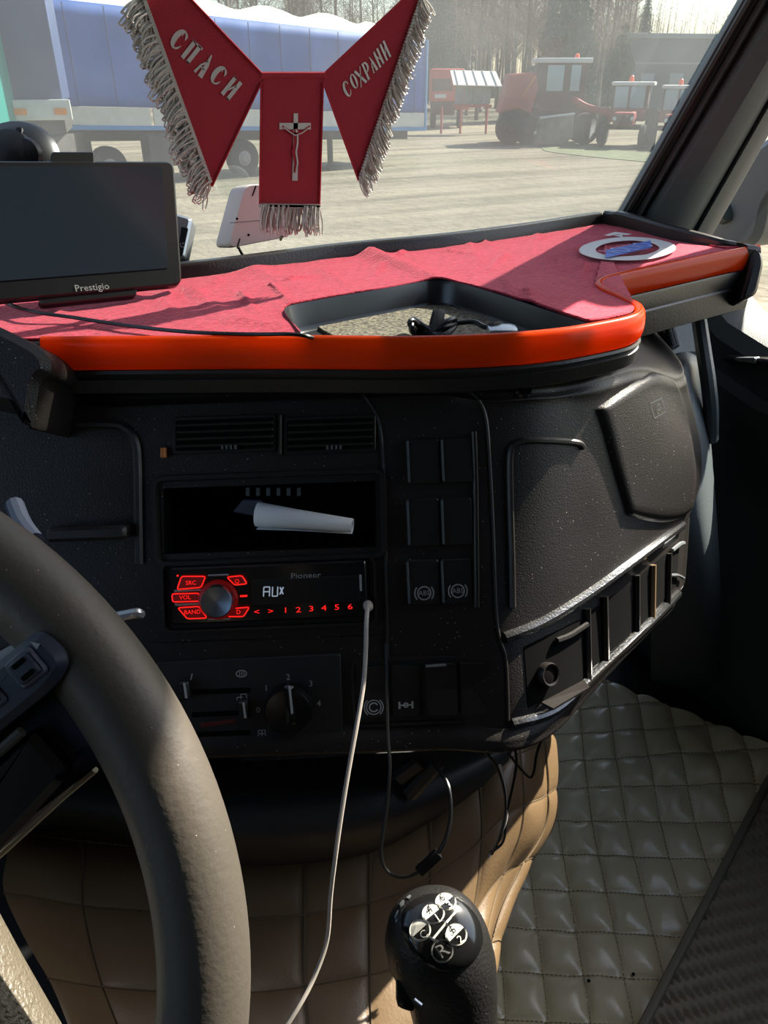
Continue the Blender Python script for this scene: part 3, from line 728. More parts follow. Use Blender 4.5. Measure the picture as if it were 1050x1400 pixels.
# Church-Slavonic style capitals drawn from strokes; each glyph in a 1 x 1 box (y up)
def st_glyph(ch):
    c = lambda cx, cy, rx, ry, a0, a1, n=10: [(cx + rx * math.cos(rad(lerp(a0, a1, i / n))), cy + ry * math.sin(rad(lerp(a0, a1, i / n)))) for i in range(n + 1)]
    if ch == 'С': return [(c(.42, .5, .30, .42, 70, 290), [.05, .10, .16, .21, .24, .25, .24, .21, .16, .10, .05]), ([(.52, .90), (.66, .80), (.70, .64)], [.10, .12, .03]), ([(.52, .10), (.64, .20), (.72, .36)], [.10, .08, .02]), ([(.40, .88), (.40, .70)], [.03, .03])]
    if ch == 'О': return [(c(.45, .5, .28, .42, 90, 270), [.06, .10, .15, .20, .23, .24, .23, .20, .15, .10, .06]), (c(.45, .5, .28, .42, -90, 90), [.06, .09, .13, .17, .20, .21, .20, .17, .13, .09, .06])]
    if ch == 'П': return [([(.22, 0), (.22, .95)], [.20, .20]), ([(.66, 0), (.66, .95)], [.20, .20]), ([(.05, .93), (.88, .93)], [.07, .12]), ([(.10, .04), (.34, .04)], [.06, .08]), ([(.54, .04), (.80, .04)], [.08, .06])]
    if ch == 'А': return [([(.60, 0), (.50, .55), (.34, 1.0)], [.24, .20, .06]), ([(.16, .02), (.22, .40), (.42, .72)], [.12, .09, .05]), ([(.22, .34), (.55, .34)], [.06, .06]), ([(.08, .05), (.24, .0)], [.05, .05])]
    if ch == 'И': return [([(.20, 0), (.20, 1)], [.20, .20]), ([(.66, 0), (.66, 1)], [.20, .20]), ([(.28, .30), (.58, .72)], [.08, .08]), ([(.08, .97), (.34, .97)], [.06, .06]), ([(.54, .03), (.80, .03)], [.06, .06])]
    if ch == 'Н': return [([(.20, 0), (.20, 1)], [.20, .20]), ([(.66, 0), (.66, 1)], [.20, .20]), ([(.28, .66), (.58, .34)], [.09, .09]), ([(.08, .97), (.34, .97)], [.06, .06]), ([(.54, .03), (.80, .03)], [.06, .06])]
    if ch == 'Х': return [([(.12, 1), (.45, .5), (.78, 0)], [.22, .18, .22]), ([(.80, .98), (.45, .5), (.08, .02)], [.07, .08, .07])]
    if ch == 'Р': return [([(.24, 0), (.24, 1)], [.20, .20]), (c(.34, .70, .32, .27, 90, -90), [.08, .12, .15, .18, .19, .20, .19, .17, .14, .10, .06]), ([(.08, .03), (.40, .03)], [.06, .06])]
def word(chars, u, v, parent, lift):
    mb = MB()
    for ch, (cx, cy), s in chars:
        for pts, wds in st_glyph(ch):
            q = [(cx + u[0] * (x - .45) * s[0] - v[0] * (.5 - y) * s[1], cy + u[1] * (x - .45) * s[0] - v[1] * (.5 - y) * s[1]) for x, y in pts]
            mb.ribbon([Y(a, b, lift) for a, b in q], pn_n, [w_ * s[0] * PY / F * 1.05 for w_ in wds])
    return mb.build('lettering', 'pennant_print', parent, sm=False)
word([('С', (246, 55), (23, 32)), ('П', (262, 71), (22, 30)), ('А', (281, 90), (23, 33)), ('С', (300, 104), (22, 30)), ('И', (317, 121), (22, 30))], (.727, .686), (.62, -.78), lf, .0006)
word([('С', (475, 121), (14, 24)), ('О', (484, 111), (13, 23)), ('Х', (493, 105), (15, 24)), ('Р', (502, 96), (14, 24)), ('А', (510, 87), (14, 22)), ('Н', (518, 79), (14, 23)), ('И', (527, 69), (14, 24))], (.69, -.72), (-.40, -.92), rf, .0006)
# silver cross with figure
mb = MB(); L_ = .0006
mb.add([Y(*p, L_) for p in [(401.5, 155), (407.5, 155), (407, 247), (399.5, 247)]], [(0, 1, 2, 3)])
mb.add([Y(*p, L_) for p in [(382, 168), (425, 168), (425, 177), (382, 177)]], [(0, 1, 2, 3)])
mb.build('cross', 'pennant_print', cb, sm=False)
mb = MB(); L2 = .0011
for pts, wd in (([(386, 172), (395, 179), (404, 183), (414, 180), (424, 172)], [.0012, .0017, .003, .0017, .0012]), ([(405, 176), (405, 181)], [.003, .003]), ([(406, 182), (405, 196), (403, 208), (405, 222), (403, 236)], [.006, .0045, .006, .0035, .002])):
    mb.ribbon([Y(a, b, L2) for a, b in pts], pn_n, wd)
mb.build('figure', 'pennant_edge', cb, sm=False)
mb = MB()
for pts, wd in (([(388, 174), (397, 181), (404, 185), (413, 182), (422, 175)], .0009), ([(407, 184), (407, 196), (405, 208), (407, 222), (405, 236)], .0016), ([(405, 177), (406, 181)], .0018)):
    mb.ribbon([Y(a, b, .0016) for a, b in pts], pn_n, wd)
mb.build('figure_relief', 'pennant_print', cb, sm=False)
# fringes of looped silver thread
def fringe(a, b, n, dx, dy, parent, spread=4, loopw=5):
    mb = MB()
    for i in range(n):
        t = i / (n - 1); x = lerp(a[0], b[0], t); y = lerp(a[1], b[1], t)
        ln = random.uniform(.75, 1.1); ex_ = x + dx * ln + random.uniform(-spread, spread); ey_ = y + dy * ln + random.uniform(-spread, spread)
        lw = random.uniform(.6, 1.3) * loopw; l0 = random.uniform(-.003, .004)
        px_, py_ = -dy, dx; d_ = math.hypot(px_, py_); px_ /= d_; py_ /= d_
        mid1 = (lerp(x, ex_, .55) + px_ * lw * .5, lerp(y, ey_, .55) + py_ * lw * .5); mid2 = (lerp(x, ex_, .55) - px_ * lw * .7, lerp(y, ey_, .55) - py_ * lw * .7)
        pts = smooth([Y(x, y, l0), Y(*mid1, l0 + .002), Y(ex_ + px_ * lw * .3, ey_ + py_ * lw * .3, l0 + .003), Y(ex_, ey_ + 1, l0 + .001), Y(ex_ - px_ * lw * .4, ey_ - py_ * lw * .4, l0), Y(*mid2, l0 - .001), Y(x + px_, y + py_, l0)], 3)
        mb.tube(pts, .00072, 4, caps=False)
    return stuff(mb.build('fringe', 'fringe_thread', parent))
fringe((192, -6), (290, 252), 150, -22, 24, lf, 7, 8)
fringe((186, 0), (283, 258), 90, -8, 22, lf, 6, 7)
fringe((578, -6), (491, 246), 130, 12, 26, rf, 3, 4)
fringe((357, 280), (437, 282), 60, -2, 36, cb, 4, 4)
for a, b, p_ in (((195, -6), (289, 252), lf), ((577, -6), (491, 246), rf), ((356, 281), (437, 282), cb)):
    mb = MB(); n_ = 60
    for i in range(n_):
        t = i / n_; x = lerp(a[0], b[0], t); y = lerp(a[1], b[1], t)
        mb.box(Y(x, y, .0016), V((.0013, 0, .0008)), V((0, .0012, 0)), V((-.0006, 0, .0011)))
    stuff(mb.build('braid', 'fringe_thread', p_, sm=False))

# ================================================================== DASHBOARD
AL = rad(4); TAU = rad(26)
FU = RH * math.cos(AL) + GH * math.sin(AL); FA = GH * math.cos(AL) - RH * math.sin(AL)
FV = ZH * math.cos(TAU) + FA * math.sin(TAU); FN = FU.cross(FV)
FO_ = P(370, 820, .68)
def Fp(px, py, l=0.0): return onplane(px, py, FO_ + FN * l, FN)
dash = thing('dashboard', Fp(450, 1030), 'black plastic truck dashboard with vents, switches and storage slots', 'dashboard')
fy = [545, 565, 665, 755, 868, 882, 985, 998, 1022, 1034]
fl_ = [-.004, 0, 0, 0, 0, 0, 0, 0, .008, .002]
colsF = [[Fp(x + (y - 545) * .012, y - (x - 300) * .035 + (0 if y > 980 else 0), l) for y, l in zip(fy, fl_)] for x in (-80, 60, 222, 370, 512, 600)]
RT = [[(663, 545, .675), (668, 600, .683), (672, 720, .688), (682, 868, .69), (684, 882, .69), (690, 985, .69), (690, 998, .688), (692, 1016, .684), (692, 1026, .69)],
      [(722, 541, .682), (735, 600, .692), (740, 700, .70), (745, 845, .708), (748, 860, .712), (758, 965, .712), (758, 978, .706), (755, 995, .704), (752, 1003, .71)],
      [(768, 537, .70), (798, 592, .715), (800, 685, .73), (808, 808, .742), (810, 822, .755), (815, 912, .758), (815, 924, .742), (808, 942, .742), (803, 950, .75)],
      [(822, 526, .716), (836, 612, .74), (848, 690, .758), (858, 775, .772), (860, 788, .788), (862, 868, .792), (862, 880, .775), (855, 893, .776), (850, 900, .785)],
      [(880, 512, .748), (900, 575, .775), (914, 650, .80), (905, 740, .812), (906, 752, .826), (903, 828, .83), (902, 840, .815), (897, 850, .816), (893, 856, .825)],
      [(927, 524, .80), (945, 590, .835), (955, 655, .86), (935, 717, .865), (935, 728, .872), (930, 800, .876), (928, 812, .868), (924, 820, .87), (920, 826, .878)]]
for ci, fac in ((3, 1.008), (4, 1.03), (5, 1.06)): RT[ci] = [(x, y, d * fac) for x, y, d in RT[ci]]
colsR = []
for c in RT:
    q = [V(x) for x in c]
    pts = [q[0], lerp(q[0], q[1], .35), lerp(q[1], q[2], .6), lerp(q[2], q[3], .35)] + q[3:]
    colsR.append([P(*p) for p in pts])
last = [p + GH * .28 + RH * .03 for p in colsR[-1]]
mid_ = [p + GH * .06 + RH * .022 for p in colsR[-1]]
ctl = []
for c in colsF + colsR + [mid_, last]:
    t0 = c[0]; bt = c[-1]
    ctl.append([t0 + FA * .25 + ZH * .02, t0 + FA * .035 + ZH * .010] + c + [bt + FA * .05 - ZH * .002, bt + FA * .30 + ZH * .02])
KU = KV = 8
g1 = [smooth(c, KV) for c in ctl]                       # along the columns
g2 = [smooth(list(r), KU) for r in zip(*g1)]            # across
sk = MB()
nr = len(g2); nc = len(g2[0]); fs = []
slot_c = (2 * KU, 4 * KU); slot_r = ((2 + 2) * KV, (2 + 3) * KV)
for i in range(nr - 1):
    for j in range(nc - 1):
        if slot_c[0] <= j < slot_c[1] and slot_r[0] <= i < slot_r[1]: continue
        a = i * nc + j; fs.append((a, a + 1, a + nc + 1, a + nc))
sk.add([p for r in g2 for p in r], fs)
skin = sk.build('dash_skin', 'dash_plastic', dash, ang=60)
BV = BVHTree.FromPolygons([tuple(v) for v in sk.v], sk.f)
def D(px, py, lift=0.0, bv=None, near_d=.86):
    r = ray(px, py).normalized(); h = (bv or BV).ray_cast(CAM, r)
    if h[0] is None: h = (bv or BV).find_nearest(P(px, py, near_d))
    n = h[1]; n = n if n.dot(r) < 0 else -n
    return V(h[0]) + V(n) * lift
def Dn(px, py):
    r = ray(px, py).normalized(); h = BV.ray_cast(CAM, r)
    if h[0] is None: h = BV.find_nearest(P(px, py, .86))
    n = V(h[1]); return n if n.dot(r) < 0 else -n
def Dline(pts, lift, k=6):
    q = smooth([V((x, y, 0)) for x, y in pts], k); return [D(p.x, p.y, lift) for p in q]
def fq(pts, l): return [Fp(x, y, l) for x, y in pts]
def fslab(pts, l, thick, r=.003, ch=.001): return MB().slab(rpoly(fq(pts, l)[::-1], r), FN, thick, ch)
# pts are given clockwise in the picture (top-left first)
def R4(x0, y0, x1, y1, sl=-.035): return [(x0, y0), (x1, y0 + (x1 - x0) * sl), (x1, y1 + (x1 - x0) * sl), (x0, y1)]
def frame(pts, l, wd, name, m, parent):
    q = rpoly([Fp(x, y, 0) for x, y in pts][::-1], .006); c = sum(q, V()) / len(q)
    rows = []
    def off(d, h):
        k = len(q); o = []
        for i in range(k):
            t = (q[(i + 1) % k] - q[i - 1]).normalized(); o.append(q[i] + FN.cross(t) * d + FN * h)
        return o
    return MB().grid([off(-wd, 0), off(-wd * .8, l), off(-wd * .2, l), off(0, 0)], closed_u=True).build(name, m, parent, ang=50)
# seams and edges in the skin
for pts in ([(488, 533), (503, 548), (517, 575), (523, 620), (526, 700), (529, 860), (531, 990)], [(640, 534), (655, 548), (665, 575), (670, 640), (674, 720), (678, 830), (683, 872), (692, 905), (695, 985)]):
    MB().tube(Dline(pts, .0004), .0015, 6).build('seam', 'dash_smooth', dash)
MB().tube(Dline([(80, 581), (150, 581), (172, 587), (186, 606), (189, 640), (190, 700), (191, 770)], .001), .004, 8).build('panel_edge', 'dash_smooth', dash)
MB().tube(Dline([(796, 612), (785, 605), (730, 602), (706, 606), (697, 622), (697, 680), (699, 760), (700, 830)], .001), .0032, 8).build('panel_edge', 'dash_smooth', dash)
MB().tube(Dline([(648, 590), (650, 650), (651, 740), (652, 830)], .001), .0025, 8).build('panel_edge', 'dash_smooth', dash)
# lower-left ledge, a rod for a blue glint and the column lever by the wheel
fslab(R4(62, 722, 172, 742), .02, .03, .004, .003).build('ledge', 'dash_smooth', dash)
MB().tube(smooth([P(20, 690, .60), P(30, 715, .58), P(48, 740, .56)], 4), [.007 + .0 * i for i in range(9)], 10).build('stalk_and_glint', 'spoke_dark', dash)  # bluish rod put in for a blue reflection
MB().tube(smooth([P(120, 850, .52), P(165, 842, .52), P(186, 838, .52), P(192, 840, .525)], 4), .0035, 8).build('stalk_and_glint', 'silver', dash)
# hood at the end of the shelf on the driver side
hp = [(-60, 420), (0, 447), (30, 462), (54, 476), (65, 492), (66, 510), (50, 518), (44, 560), (40, 588), (32, 582), (18, 556), (-60, 548)]
MB().slab(rpoly([P(x, y, .585) for x, y in hp][::-1], .008), -FW, .16, .006).build('instrument_hood', 'dash_plastic', dash)
# air vents
for x0, x1 in ((236, 378), (388, 514)):
    v = fslab(R4(x0, 570, x1, 622), .003, .004, .003, .001).build('air_vent', 'dash_smooth', dash)
    fslab(R4(x0 + 4, 575, x1 - 4, 617), .0036, .002, .002, .0004).build('vent_mouth', 'cavity', v)
    for k_ in range(4):
        y = 580 + k_ * 9.5
        fslab(R4(x0 + 5, y, x1 - 5, y + 3.5), .0062, .004, .0006, .0004).build('vent_slat', 'dash_smooth', v)
    for k_ in range(4):
        x = (x0 + x1) / 2 - 5 + k_ * 6
        fslab(R4(x, 611 - (x - x0) * .035, x + 3, 617 - (x - x0) * .035), .009, .004, .0003, .0003).build('vent_fin', 'grey_trim', v)
fslab(R4(219, 612, 226, 626), .007, .008, .001, .001).build('vent_tab', 'amber', dash)
fslab(R4(381, 566, 385, 622), .005, .006, .001, .001).build('vent_divider', 'dash_smooth', dash)
# open storage slot (a real recess in the skin)
sl0 = [p for p in (g2[slot_r[0]][slot_c[0]], g2[slot_r[0]][slot_c[1]], g2[slot_r[1]][slot_c[1]], g2[slot_r[1]][slot_c[0]])]
dp = [p - FN * .13 for p in sl0]
MB().add(sl0 + dp, [(0, 1, 5, 4), (1, 2, 6, 5), (2, 3, 7, 6), (3, 0, 4, 7), (4, 5, 6, 7)]).build('storage_slot', 'cavity', dash, sm=False)
frame([(216, 659), (519, 648), (521, 754), (220, 766)], .005, .006, 'slot_frame', 'dash_smooth', dash)
for k_ in range(6):
    x = 336 + k_ * 14
    MB().slab(fq(R4(x, 667 - (x - 336) * .0, x + 5, 678), -.012)[::-1], FN, .02, 0).build('grille_bar', 'grey_trim', dash, sm=False)
# paper roll and note block lying in the slot
rp0, rp1 = Fp(352, 704, -.012), Fp(482, 719, .006)
pr_ = thing('paper_roll', rp0, 'white rolled paper sticking out of the dash slot above the radio', 'paper')
ax = (rp1 - rp0).normalized(); u1 = ax.cross(FN).normalized(); v1 = ax.cross(u1)
sp = []
for i in range(40):
    a = 2 * PI * 1.6 * i / 39; r = .0085 - .0028 * i / 39; sp.append(u1 * math.cos(a) * r + v1 * math.sin(a) * r)
MB().grid([[rp0 + p * 1.5 for p in sp], [lerp(rp0, rp1, .4) + p * 1.15 for p in sp], [rp1 + p * .8 for p in sp]]).build('sheet', 'paper', pr_, solid=.0004)
nb2 = MB().slab(rpoly(fq([(332, 683), (358, 684), (350, 706), (318, 700)], -.014)[::-1], .002), FN, .02, .001)
tag(nb2.build('note_block', 'blue_grey'), 'small blue-grey block beside the paper roll in the dash slot', 'notepad')
# blanking plates in two columns
for r_, (y0, y1) in enumerate(((600, 662), (682, 748), (766, 828))):
    for c_, (x0, x1) in enumerate(((556, 600), (603, 645))):
        s_ = fslab([(x0, y0 - (x0 - 556) * .03), (x1, y0 - (x1 - 556) * .03), (x1 + 3, y1 - (x1 - 556) * .03), (x0 + 3, y1 - (x0 - 556) * .03)], .004, .006, .003, .0012).build('switch_blank', 'dash_smooth', dash)
        MB().tube([Fp(x0 + 1, y0 + 3 - (x0 - 556) * .03, .0045), Fp(x0 + 3.5, y1 - 3 - (x0 - 556) * .03, .0045)], .0011, 6).build('edge', 'grey_trim', s_)
        if r_ == 2:
            cx, cy = (580, 811) if c_ == 0 else (626, 808); cc = Fp(cx, cy, .0046); s = .68 / F
            MB().ribbon(arc(cc, FU, FV, 9 * s, 0, 360, 24)[:-1], FN, .0011, closed=True).build('icon', 'text_grey', s_, sm=False)
            for a0 in (-40, 140):
                MB().ribbon(arc(cc, FU, FV, 13 * s, a0, a0 + 80, 8), FN, .0011).build('icon', 'text_grey', s_, sm=False)
            mb = MB(); text(mb, 'ABS', .0062, cc, FU, FV); mb.build('icon', 'text_grey', s_, sm=False)
# heater controls
hp_ = fslab([(214, 906), (466, 894), (469, 1004), (219, 1014)], .003, .005, .003, .001).build('heater_panel', 'black_matte', dash)
for (x0, x1, y) in ((262, 343, 943), (262, 330, 974), (262, 343, 1001)):
    fslab([(x0, y), (x1, y - 3), (x1, y + 4), (x0, y + 7)], .0034, .001, .001, .0002).build('slider_slot', 'cavity', hp_)
fslab([(274, 989), (322, 983), (322, 988), (274, 995)], .0036, .001, .0004, .0002).build('heat_scale', 'red_dim', hp_)
for (x, y) in ((252, 946), (333, 973)):
    k_ = fslab([(x - 8, y - 13), (x + 5, y - 14), (x + 7, y + 12), (x - 6, y + 13)], .014, .012, .002, .002).build('slider_knob', 'dash_smooth', hp_)
    fslab([(x - 2, y - 12), (x + 1, y - 12), (x + 4, y + 9), (x + 1, y + 9)], .0148, .001, .0004, .0002)  .build('slider_mark', 'icon_grey', hp_)
kc = Fp(395, 966, .003); s = .68 / F
MB().lathe(kc, FN, [(34 * s, 0), (34 * s, .003), (32 * s, .014), (30 * s, .016), (10 * s, .0165)], 36).build('fan_knob', 'black_gloss', hp_)
fslab([(388, 938), (401, 938), (405, 992), (392, 994)], .026, .012, .003, .003).build('fan_grip', 'black_gloss', hp_)
fslab([(394, 938), (397, 938), (401, 975), (398, 977)], .0266, .001, .0004, .0002).build('pointer', 'icon_grey', hp_)
for ch, x, y in (('0', 353, 971), ('1', 364, 941), ('2', 394, 926), ('3', 425, 935), ('4', 436, 962)):
    mb = MB(); text(mb, ch, .0075, Fp(x, y, .0036), FU, FV); mb.build('dial_number', 'icon_grey', hp_, sm=False)
mb = MB()
for a in range(4):
    c_ = Fp(358, 1003, .0036) + (FU * math.cos(rad(45 + 90 * a)) + FV * math.sin(rad(45 + 90 * a))) * 3.6 * s
    mb.ribbon(arc(c_, FU, FV, 2.6 * s, 0, 360, 10)[:-1], FN, .0007, closed=True)
mb.build('fan_icon', 'icon_grey', hp_, sm=False)
mb = MB(); ic = Fp(330, 921, .0036)
mb.ribbon(arc(ic, FU, FV, 7 * s, 0, 360, 20, 4.6 * s)[:-1], FN, .0008, closed=True)
for dx in (-3, 0, 3): mb.ribbon([ic + FU * dx * s - FV * 3 * s, ic + FU * (dx + .8) * s, ic + FU * dx * s + FV * 3 * s], FN, .0006)
mb.build('defrost_icon', 'icon_grey', hp_, sm=False)
mb = MB(); ic = Fp(333, 953, .0036)
mb.ribbon(rrect(ic, FU, FV, 8 * s, 8 * s, 1 * s), FN, .0007, closed=True); mb.ribbon([ic - FU * 9 * s, ic - FU * 1 * s], FN, .0007); mb.ribbon([ic - FU * 9 * s, ic - FU * 9 * s - FV * 4 * s], FN, .0007)
mb.build('recirculate_icon', 'icon_grey', hp_, sm=False)
mb = MB(); ic = Fp(258, 927, .0036)
mb.ribbon([ic + FU * 5 * s + FV * 6 * s, ic + FU * 3 * s - FV * 2 * s, ic - FU * 4 * s - FV * 3 * s], FN, .0010); mb.ribbon([ic - FU * 6 * s - FV * 1 * s, ic - FU * 8 * s - FV * 4 * s], FN, .0010)
mb.build('seat_icon', 'icon_grey', hp_, sm=False)
# row of rocker switches
sp_ = fslab([(482, 905), (669, 899), (672, 981), (486, 990)], .002, .004, .004, .001).build('switch_panel', 'black_matte', dash)
frame([(484, 906), (668, 900), (671, 980), (488, 988)], .004, .004, 'panel_rim', 'dash_smooth', sp_)
for x0, x1, lo in ((493, 531, .007), (536, 573, .007), (583, 624, .011), (629, 664, .009)):
    dy = -(x0 - 490) * .03
    q = [Fp(x0, 912 + dy, lo), Fp(x1, 911 + dy, lo), Fp(x1 + 1, 945 + dy, lo - .004), Fp(x1 + 2, 980 + dy, lo), Fp(x0 + 2, 981 + dy, lo), Fp(x0 + 1, 946 + dy, lo - .004)]
    bk = [p - FN * .008 for p in q]
    mb = MB().add(q + bk, [(0, 5, 2, 1), (5, 4, 3, 2), (0, 1, 7, 6), (1, 2, 8, 7), (2, 3, 9, 8), (3, 4, 10, 9), (4, 5, 11, 10), (5, 0, 6, 11)])
    mb.build('rocker_switch', 'dash_smooth', sp_, sm=False)
MB().tube([Fp(582, 911, .0115), Fp(610, 909, .0115)], .0012, 6).build('edge_glint', 'silver', sp_)
ic = Fp(511, 967, .0068)
mb = MB(); mb.ribbon(arc(ic, FU, FV, 10 * s, 0, 360, 24)[:-1], FN, .0009, closed=True)
for a0 in (-50, 130): mb.ribbon(arc(ic, FU, FV, 13 * s, a0, a0 + 100, 10), FN, .0009)
mb.ribbon(arc(ic, FU, FV, 6 * s, 30, 330, 14), FN, .0012)
mb.build('brake_icon', 'icon_grey', sp_, sm=False)
ic = Fp(555, 964, .0068); mb = MB()
mb.ribbon([ic - FU * 9 * s, ic + FU * 9 * s], FN, .0012); mb.ribbon([ic - FU * 9 * s - FV * 5 * s, ic - FU * 9 * s + FV * 5 * s], FN, .0018); mb.ribbon([ic + FU * 9 * s - FV * 5 * s, ic + FU * 9 * s + FV * 5 * s], FN, .0018)
mb.ribbon(arc(ic, FU, FV, 3 * s, 0, 360, 12)[:-1], FN, .0012, closed=True)
mb.build('axle_icon', 'icon_grey', sp_, sm=False)
# passenger-side cover lid with embossed plate
topc = smooth([V((x, y, 0)) for x, y in [(812, 560), (848, 534), (888, 509), (906, 511), (922, 527)]], 6)
botc = smooth([V((x, y, 0)) for x, y in [(856, 706), (880, 713), (905, 716), (928, 711), (944, 695)]], 6)
lft = [V((822, 590, 0)), V((836, 640, 0))]; rgt = [V((937, 575, 0)), V((948, 640, 0))]
rows = []; nvv = 24
for j in range(nvv + 1):
    v = j / nvv; r = []
    L_ = cat([topc[0], lft[0], lft[1], botc[0]], v * 3); R__ = cat([topc[-1], rgt[0], rgt[1], botc[-1]], v * 3)
    for i in range(len(topc)):
        u = i / (len(topc) - 1)
        p = lerp(topc[i], botc[i], v) + (L_ - lerp(topc[0], botc[0], v)) * (1 - u) + (R__ - lerp(topc[-1], botc[-1], v)) * u
        e = min(u, 1 - u, v, 1 - v); r.append(D(p.x, p.y, -.002 + .0085 * min(1, e * 14) ** .5))
    rows.append(r)
lid = MB().grid(rows).build('cover_lid', 'dash_plastic', dash, ang=70)
q = [D(x, y, .0072) for x, y in ((880, 552), (895, 545), (901, 563), (886, 572))]
n_ = Dn(890, 558)
MB().ribbon(q, n_, .0011, closed=True).build('plate_rim', 'grey_trim', lid, sm=False)
u_ = (q[1] - q[0]).normalized(); v_ = n_.cross(u_)
mb = MB(); text(mb, 'AIR', .0042, sum(q, V()) / 4 + v_ * .0028 + n_ * .0004, u_, v_); text(mb, 'BAG', .0042, sum(q, V()) / 4 - v_ * .0018 + n_ * .0004, u_, v_); mb.build('embossed_text', 'grey_trim', lid, sm=False)
# lower band: edges glossed to mirror the bright sky, dividers, socket
MB().tube(Dline([(690, 872), (740, 852), (800, 815), (860, 772), (905, 738), (932, 718)], .0), .0055, 10).build('band_edge', 'band_gloss', dash)
MB().tube(Dline([(700, 990), (758, 972), (815, 920), (862, 876), (902, 837), (926, 812)], .0), .0055, 10).build('band_edge', 'band_gloss', dash)
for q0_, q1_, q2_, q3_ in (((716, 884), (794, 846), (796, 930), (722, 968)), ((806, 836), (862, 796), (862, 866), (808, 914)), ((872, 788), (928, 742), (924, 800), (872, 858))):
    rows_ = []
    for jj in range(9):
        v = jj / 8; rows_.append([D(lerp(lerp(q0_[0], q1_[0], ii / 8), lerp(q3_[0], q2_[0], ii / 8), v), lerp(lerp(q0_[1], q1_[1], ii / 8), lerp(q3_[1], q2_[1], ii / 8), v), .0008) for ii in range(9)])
    MB().grid(rows_).build('pocket_shade', 'cavity', dash)  # near-black sheets painting the shade inside the band
for (x0, y0, x1, y1, m_, wd) in ((800, 832, 802, 930, 'dash_smooth', .004), (824, 815, 826, 905, 'dash_smooth', .004), (868, 786, 868, 862, 'dash_smooth', .004), (890, 772, 889, 846, 'quilt_tan', .004), (912, 756, 910, 826, 'dash_smooth', .004)):  # tan on one divider stands for warm reflected light
    a = [D(lerp(x0, x1, t / 8), lerp(y0, y1, t / 8), .002) for t in range(9)]
    MB().tube(a, wd, 6).build('divider', m_, dash)
MB().tube(Dline([(914, 752), (924, 744), (930, 742)], .004), .0025, 6).build('clip', 'silver', dash)
MB().tube(Dline([(912, 786), (922, 786), (930, 790)], .004), .0018, 6).build('clip', 'silver', dash)
MB().tube(Dline([(757, 875), (775, 868), (798, 853)], .004), .0028, 6).build('pocket_edge', 'dash_smooth', dash)
mb = MB(); a = [D(738, 962, .002), D(796, 932, .002), D(790, 942, .014), D(742, 968, .014)]
mb.add(a, [(0, 1, 2, 3)]); mb.build('pocket_floor', 'dash_smooth', dash, sm=False, solid=.002)
sc0 = D(745, 921, .0); sn = Dn(745, 921)
so_ = MB().lathe(sc0 - sn * .004, sn, [(.0105, 0), (.0112, .010), (.0100, .0125), (.0086, .012), (.0084, .004)], 28).build('power_socket', 'dash_smooth', dash)
MB().lathe(sc0, sn, [(.0084, .0002), (.0084, .006), (.006, .0065)], 24).build('socket_plug', 'cavity', so_)
# slotted screw in the top ledge
s0 = D(715, 534, .001); MB().lathe(s0, Dn(715, 534), [(.008, -.001), (.007, .002), (.004, .0025)], 14).build('screw_cap', 'black_gloss', dash)
# lower console under the dash
LC = [[(-60, 1030, .78), (-60, 1090, .72), (-60, 1150, .74), (-60, 1165, .95)],
      [(100, 1030, .78), (100, 1080, .72), (100, 1125, .735), (100, 1140, .95)],
      [(220, 1030, .78), (220, 1100, .715), (225, 1160, .735), (225, 1172, .95)],
      [(330, 1040, .78), (330, 1110, .71), (332, 1175, .735), (332, 1186, .95)],
      [(430, 1036, .79), (430, 1105, .72), (425, 1170, .745), (425, 1182, .95)],
      [(520, 1030, .80), (515, 1090, .735), (510, 1155, .76), (510, 1168, .95)],
      [(600, 1026, .82), (590, 1070, .765), (585, 1118, .785), (585, 1132, .97)],
      [(668, 1016, .84), (655, 1045, .80), (648, 1080, .82), (648, 1092, 1.0)],
      [(720, 1005, .86), (705, 1020, .84), (695, 1040, .86), (695, 1050, 1.05)]]
g1 = [smooth([P(*p) for p in c], 6) for c in LC]; g2b = [smooth(list(r), 6) for r in zip(*g1)]
lc = MB().grid(g2b).build('lower_console', 'black_matte', dash, ang=60)
for a, b in (((575, 1040, .73), (545, 1062, .74)), ((600, 1040, .73), (560, 1085, .745))):
    MB().tube([P(*a), P(*b)], .008, 8).build('pipe', 'dash_smooth', dash)

# ================================================================== CAR RADIO
rd = thing('car_radio', Fp(366, 850), 'car radio with red lit buttons, round silver knob and AUX display', 'radio')
RL = .007
fslab([(231, 777), (500, 766), (504, 843), (235, 855)], RL, .012, .003, .0015).build('faceplate', 'black_gloss', rd)
fslab([(343, 793), (492, 787), (493, 822), (344, 827)], RL + .0006, .001, .002, .0003).build('display', 'tablet_black', rd)
kc = Fp(299, 819, RL); s = .67 / F
MB().lathe(kc, FN, [(27 * s, 0), (27 * s, .004), (25 * s, .006), (23.6 * s, .0062)], 36).build('knob_ring', 'red_key', rd)
MB().lathe(kc, FN, [(22.5 * s, .003), (22 * s, .014), (20.5 * s, .0155), (1 * s, .0125)], 40).build('volume_knob', 'knob_metal', rd)
keys = {'SRC': ([(248, 788), (281, 788), (275, 803), (242, 806)], (261, 797)), 'VOL': ([(235, 812), (272, 811), (273, 822), (236, 823)], (253, 817)), 'BAND': ([(243, 831), (272, 829), (283, 845), (256, 846)], (263, 837)),
        'Q': ([(310, 789), (331, 787), (338, 798), (321, 800)], (324, 795)), 'D': ([(319, 832), (341, 830), (333, 843), (311, 843)], (326, 837))}
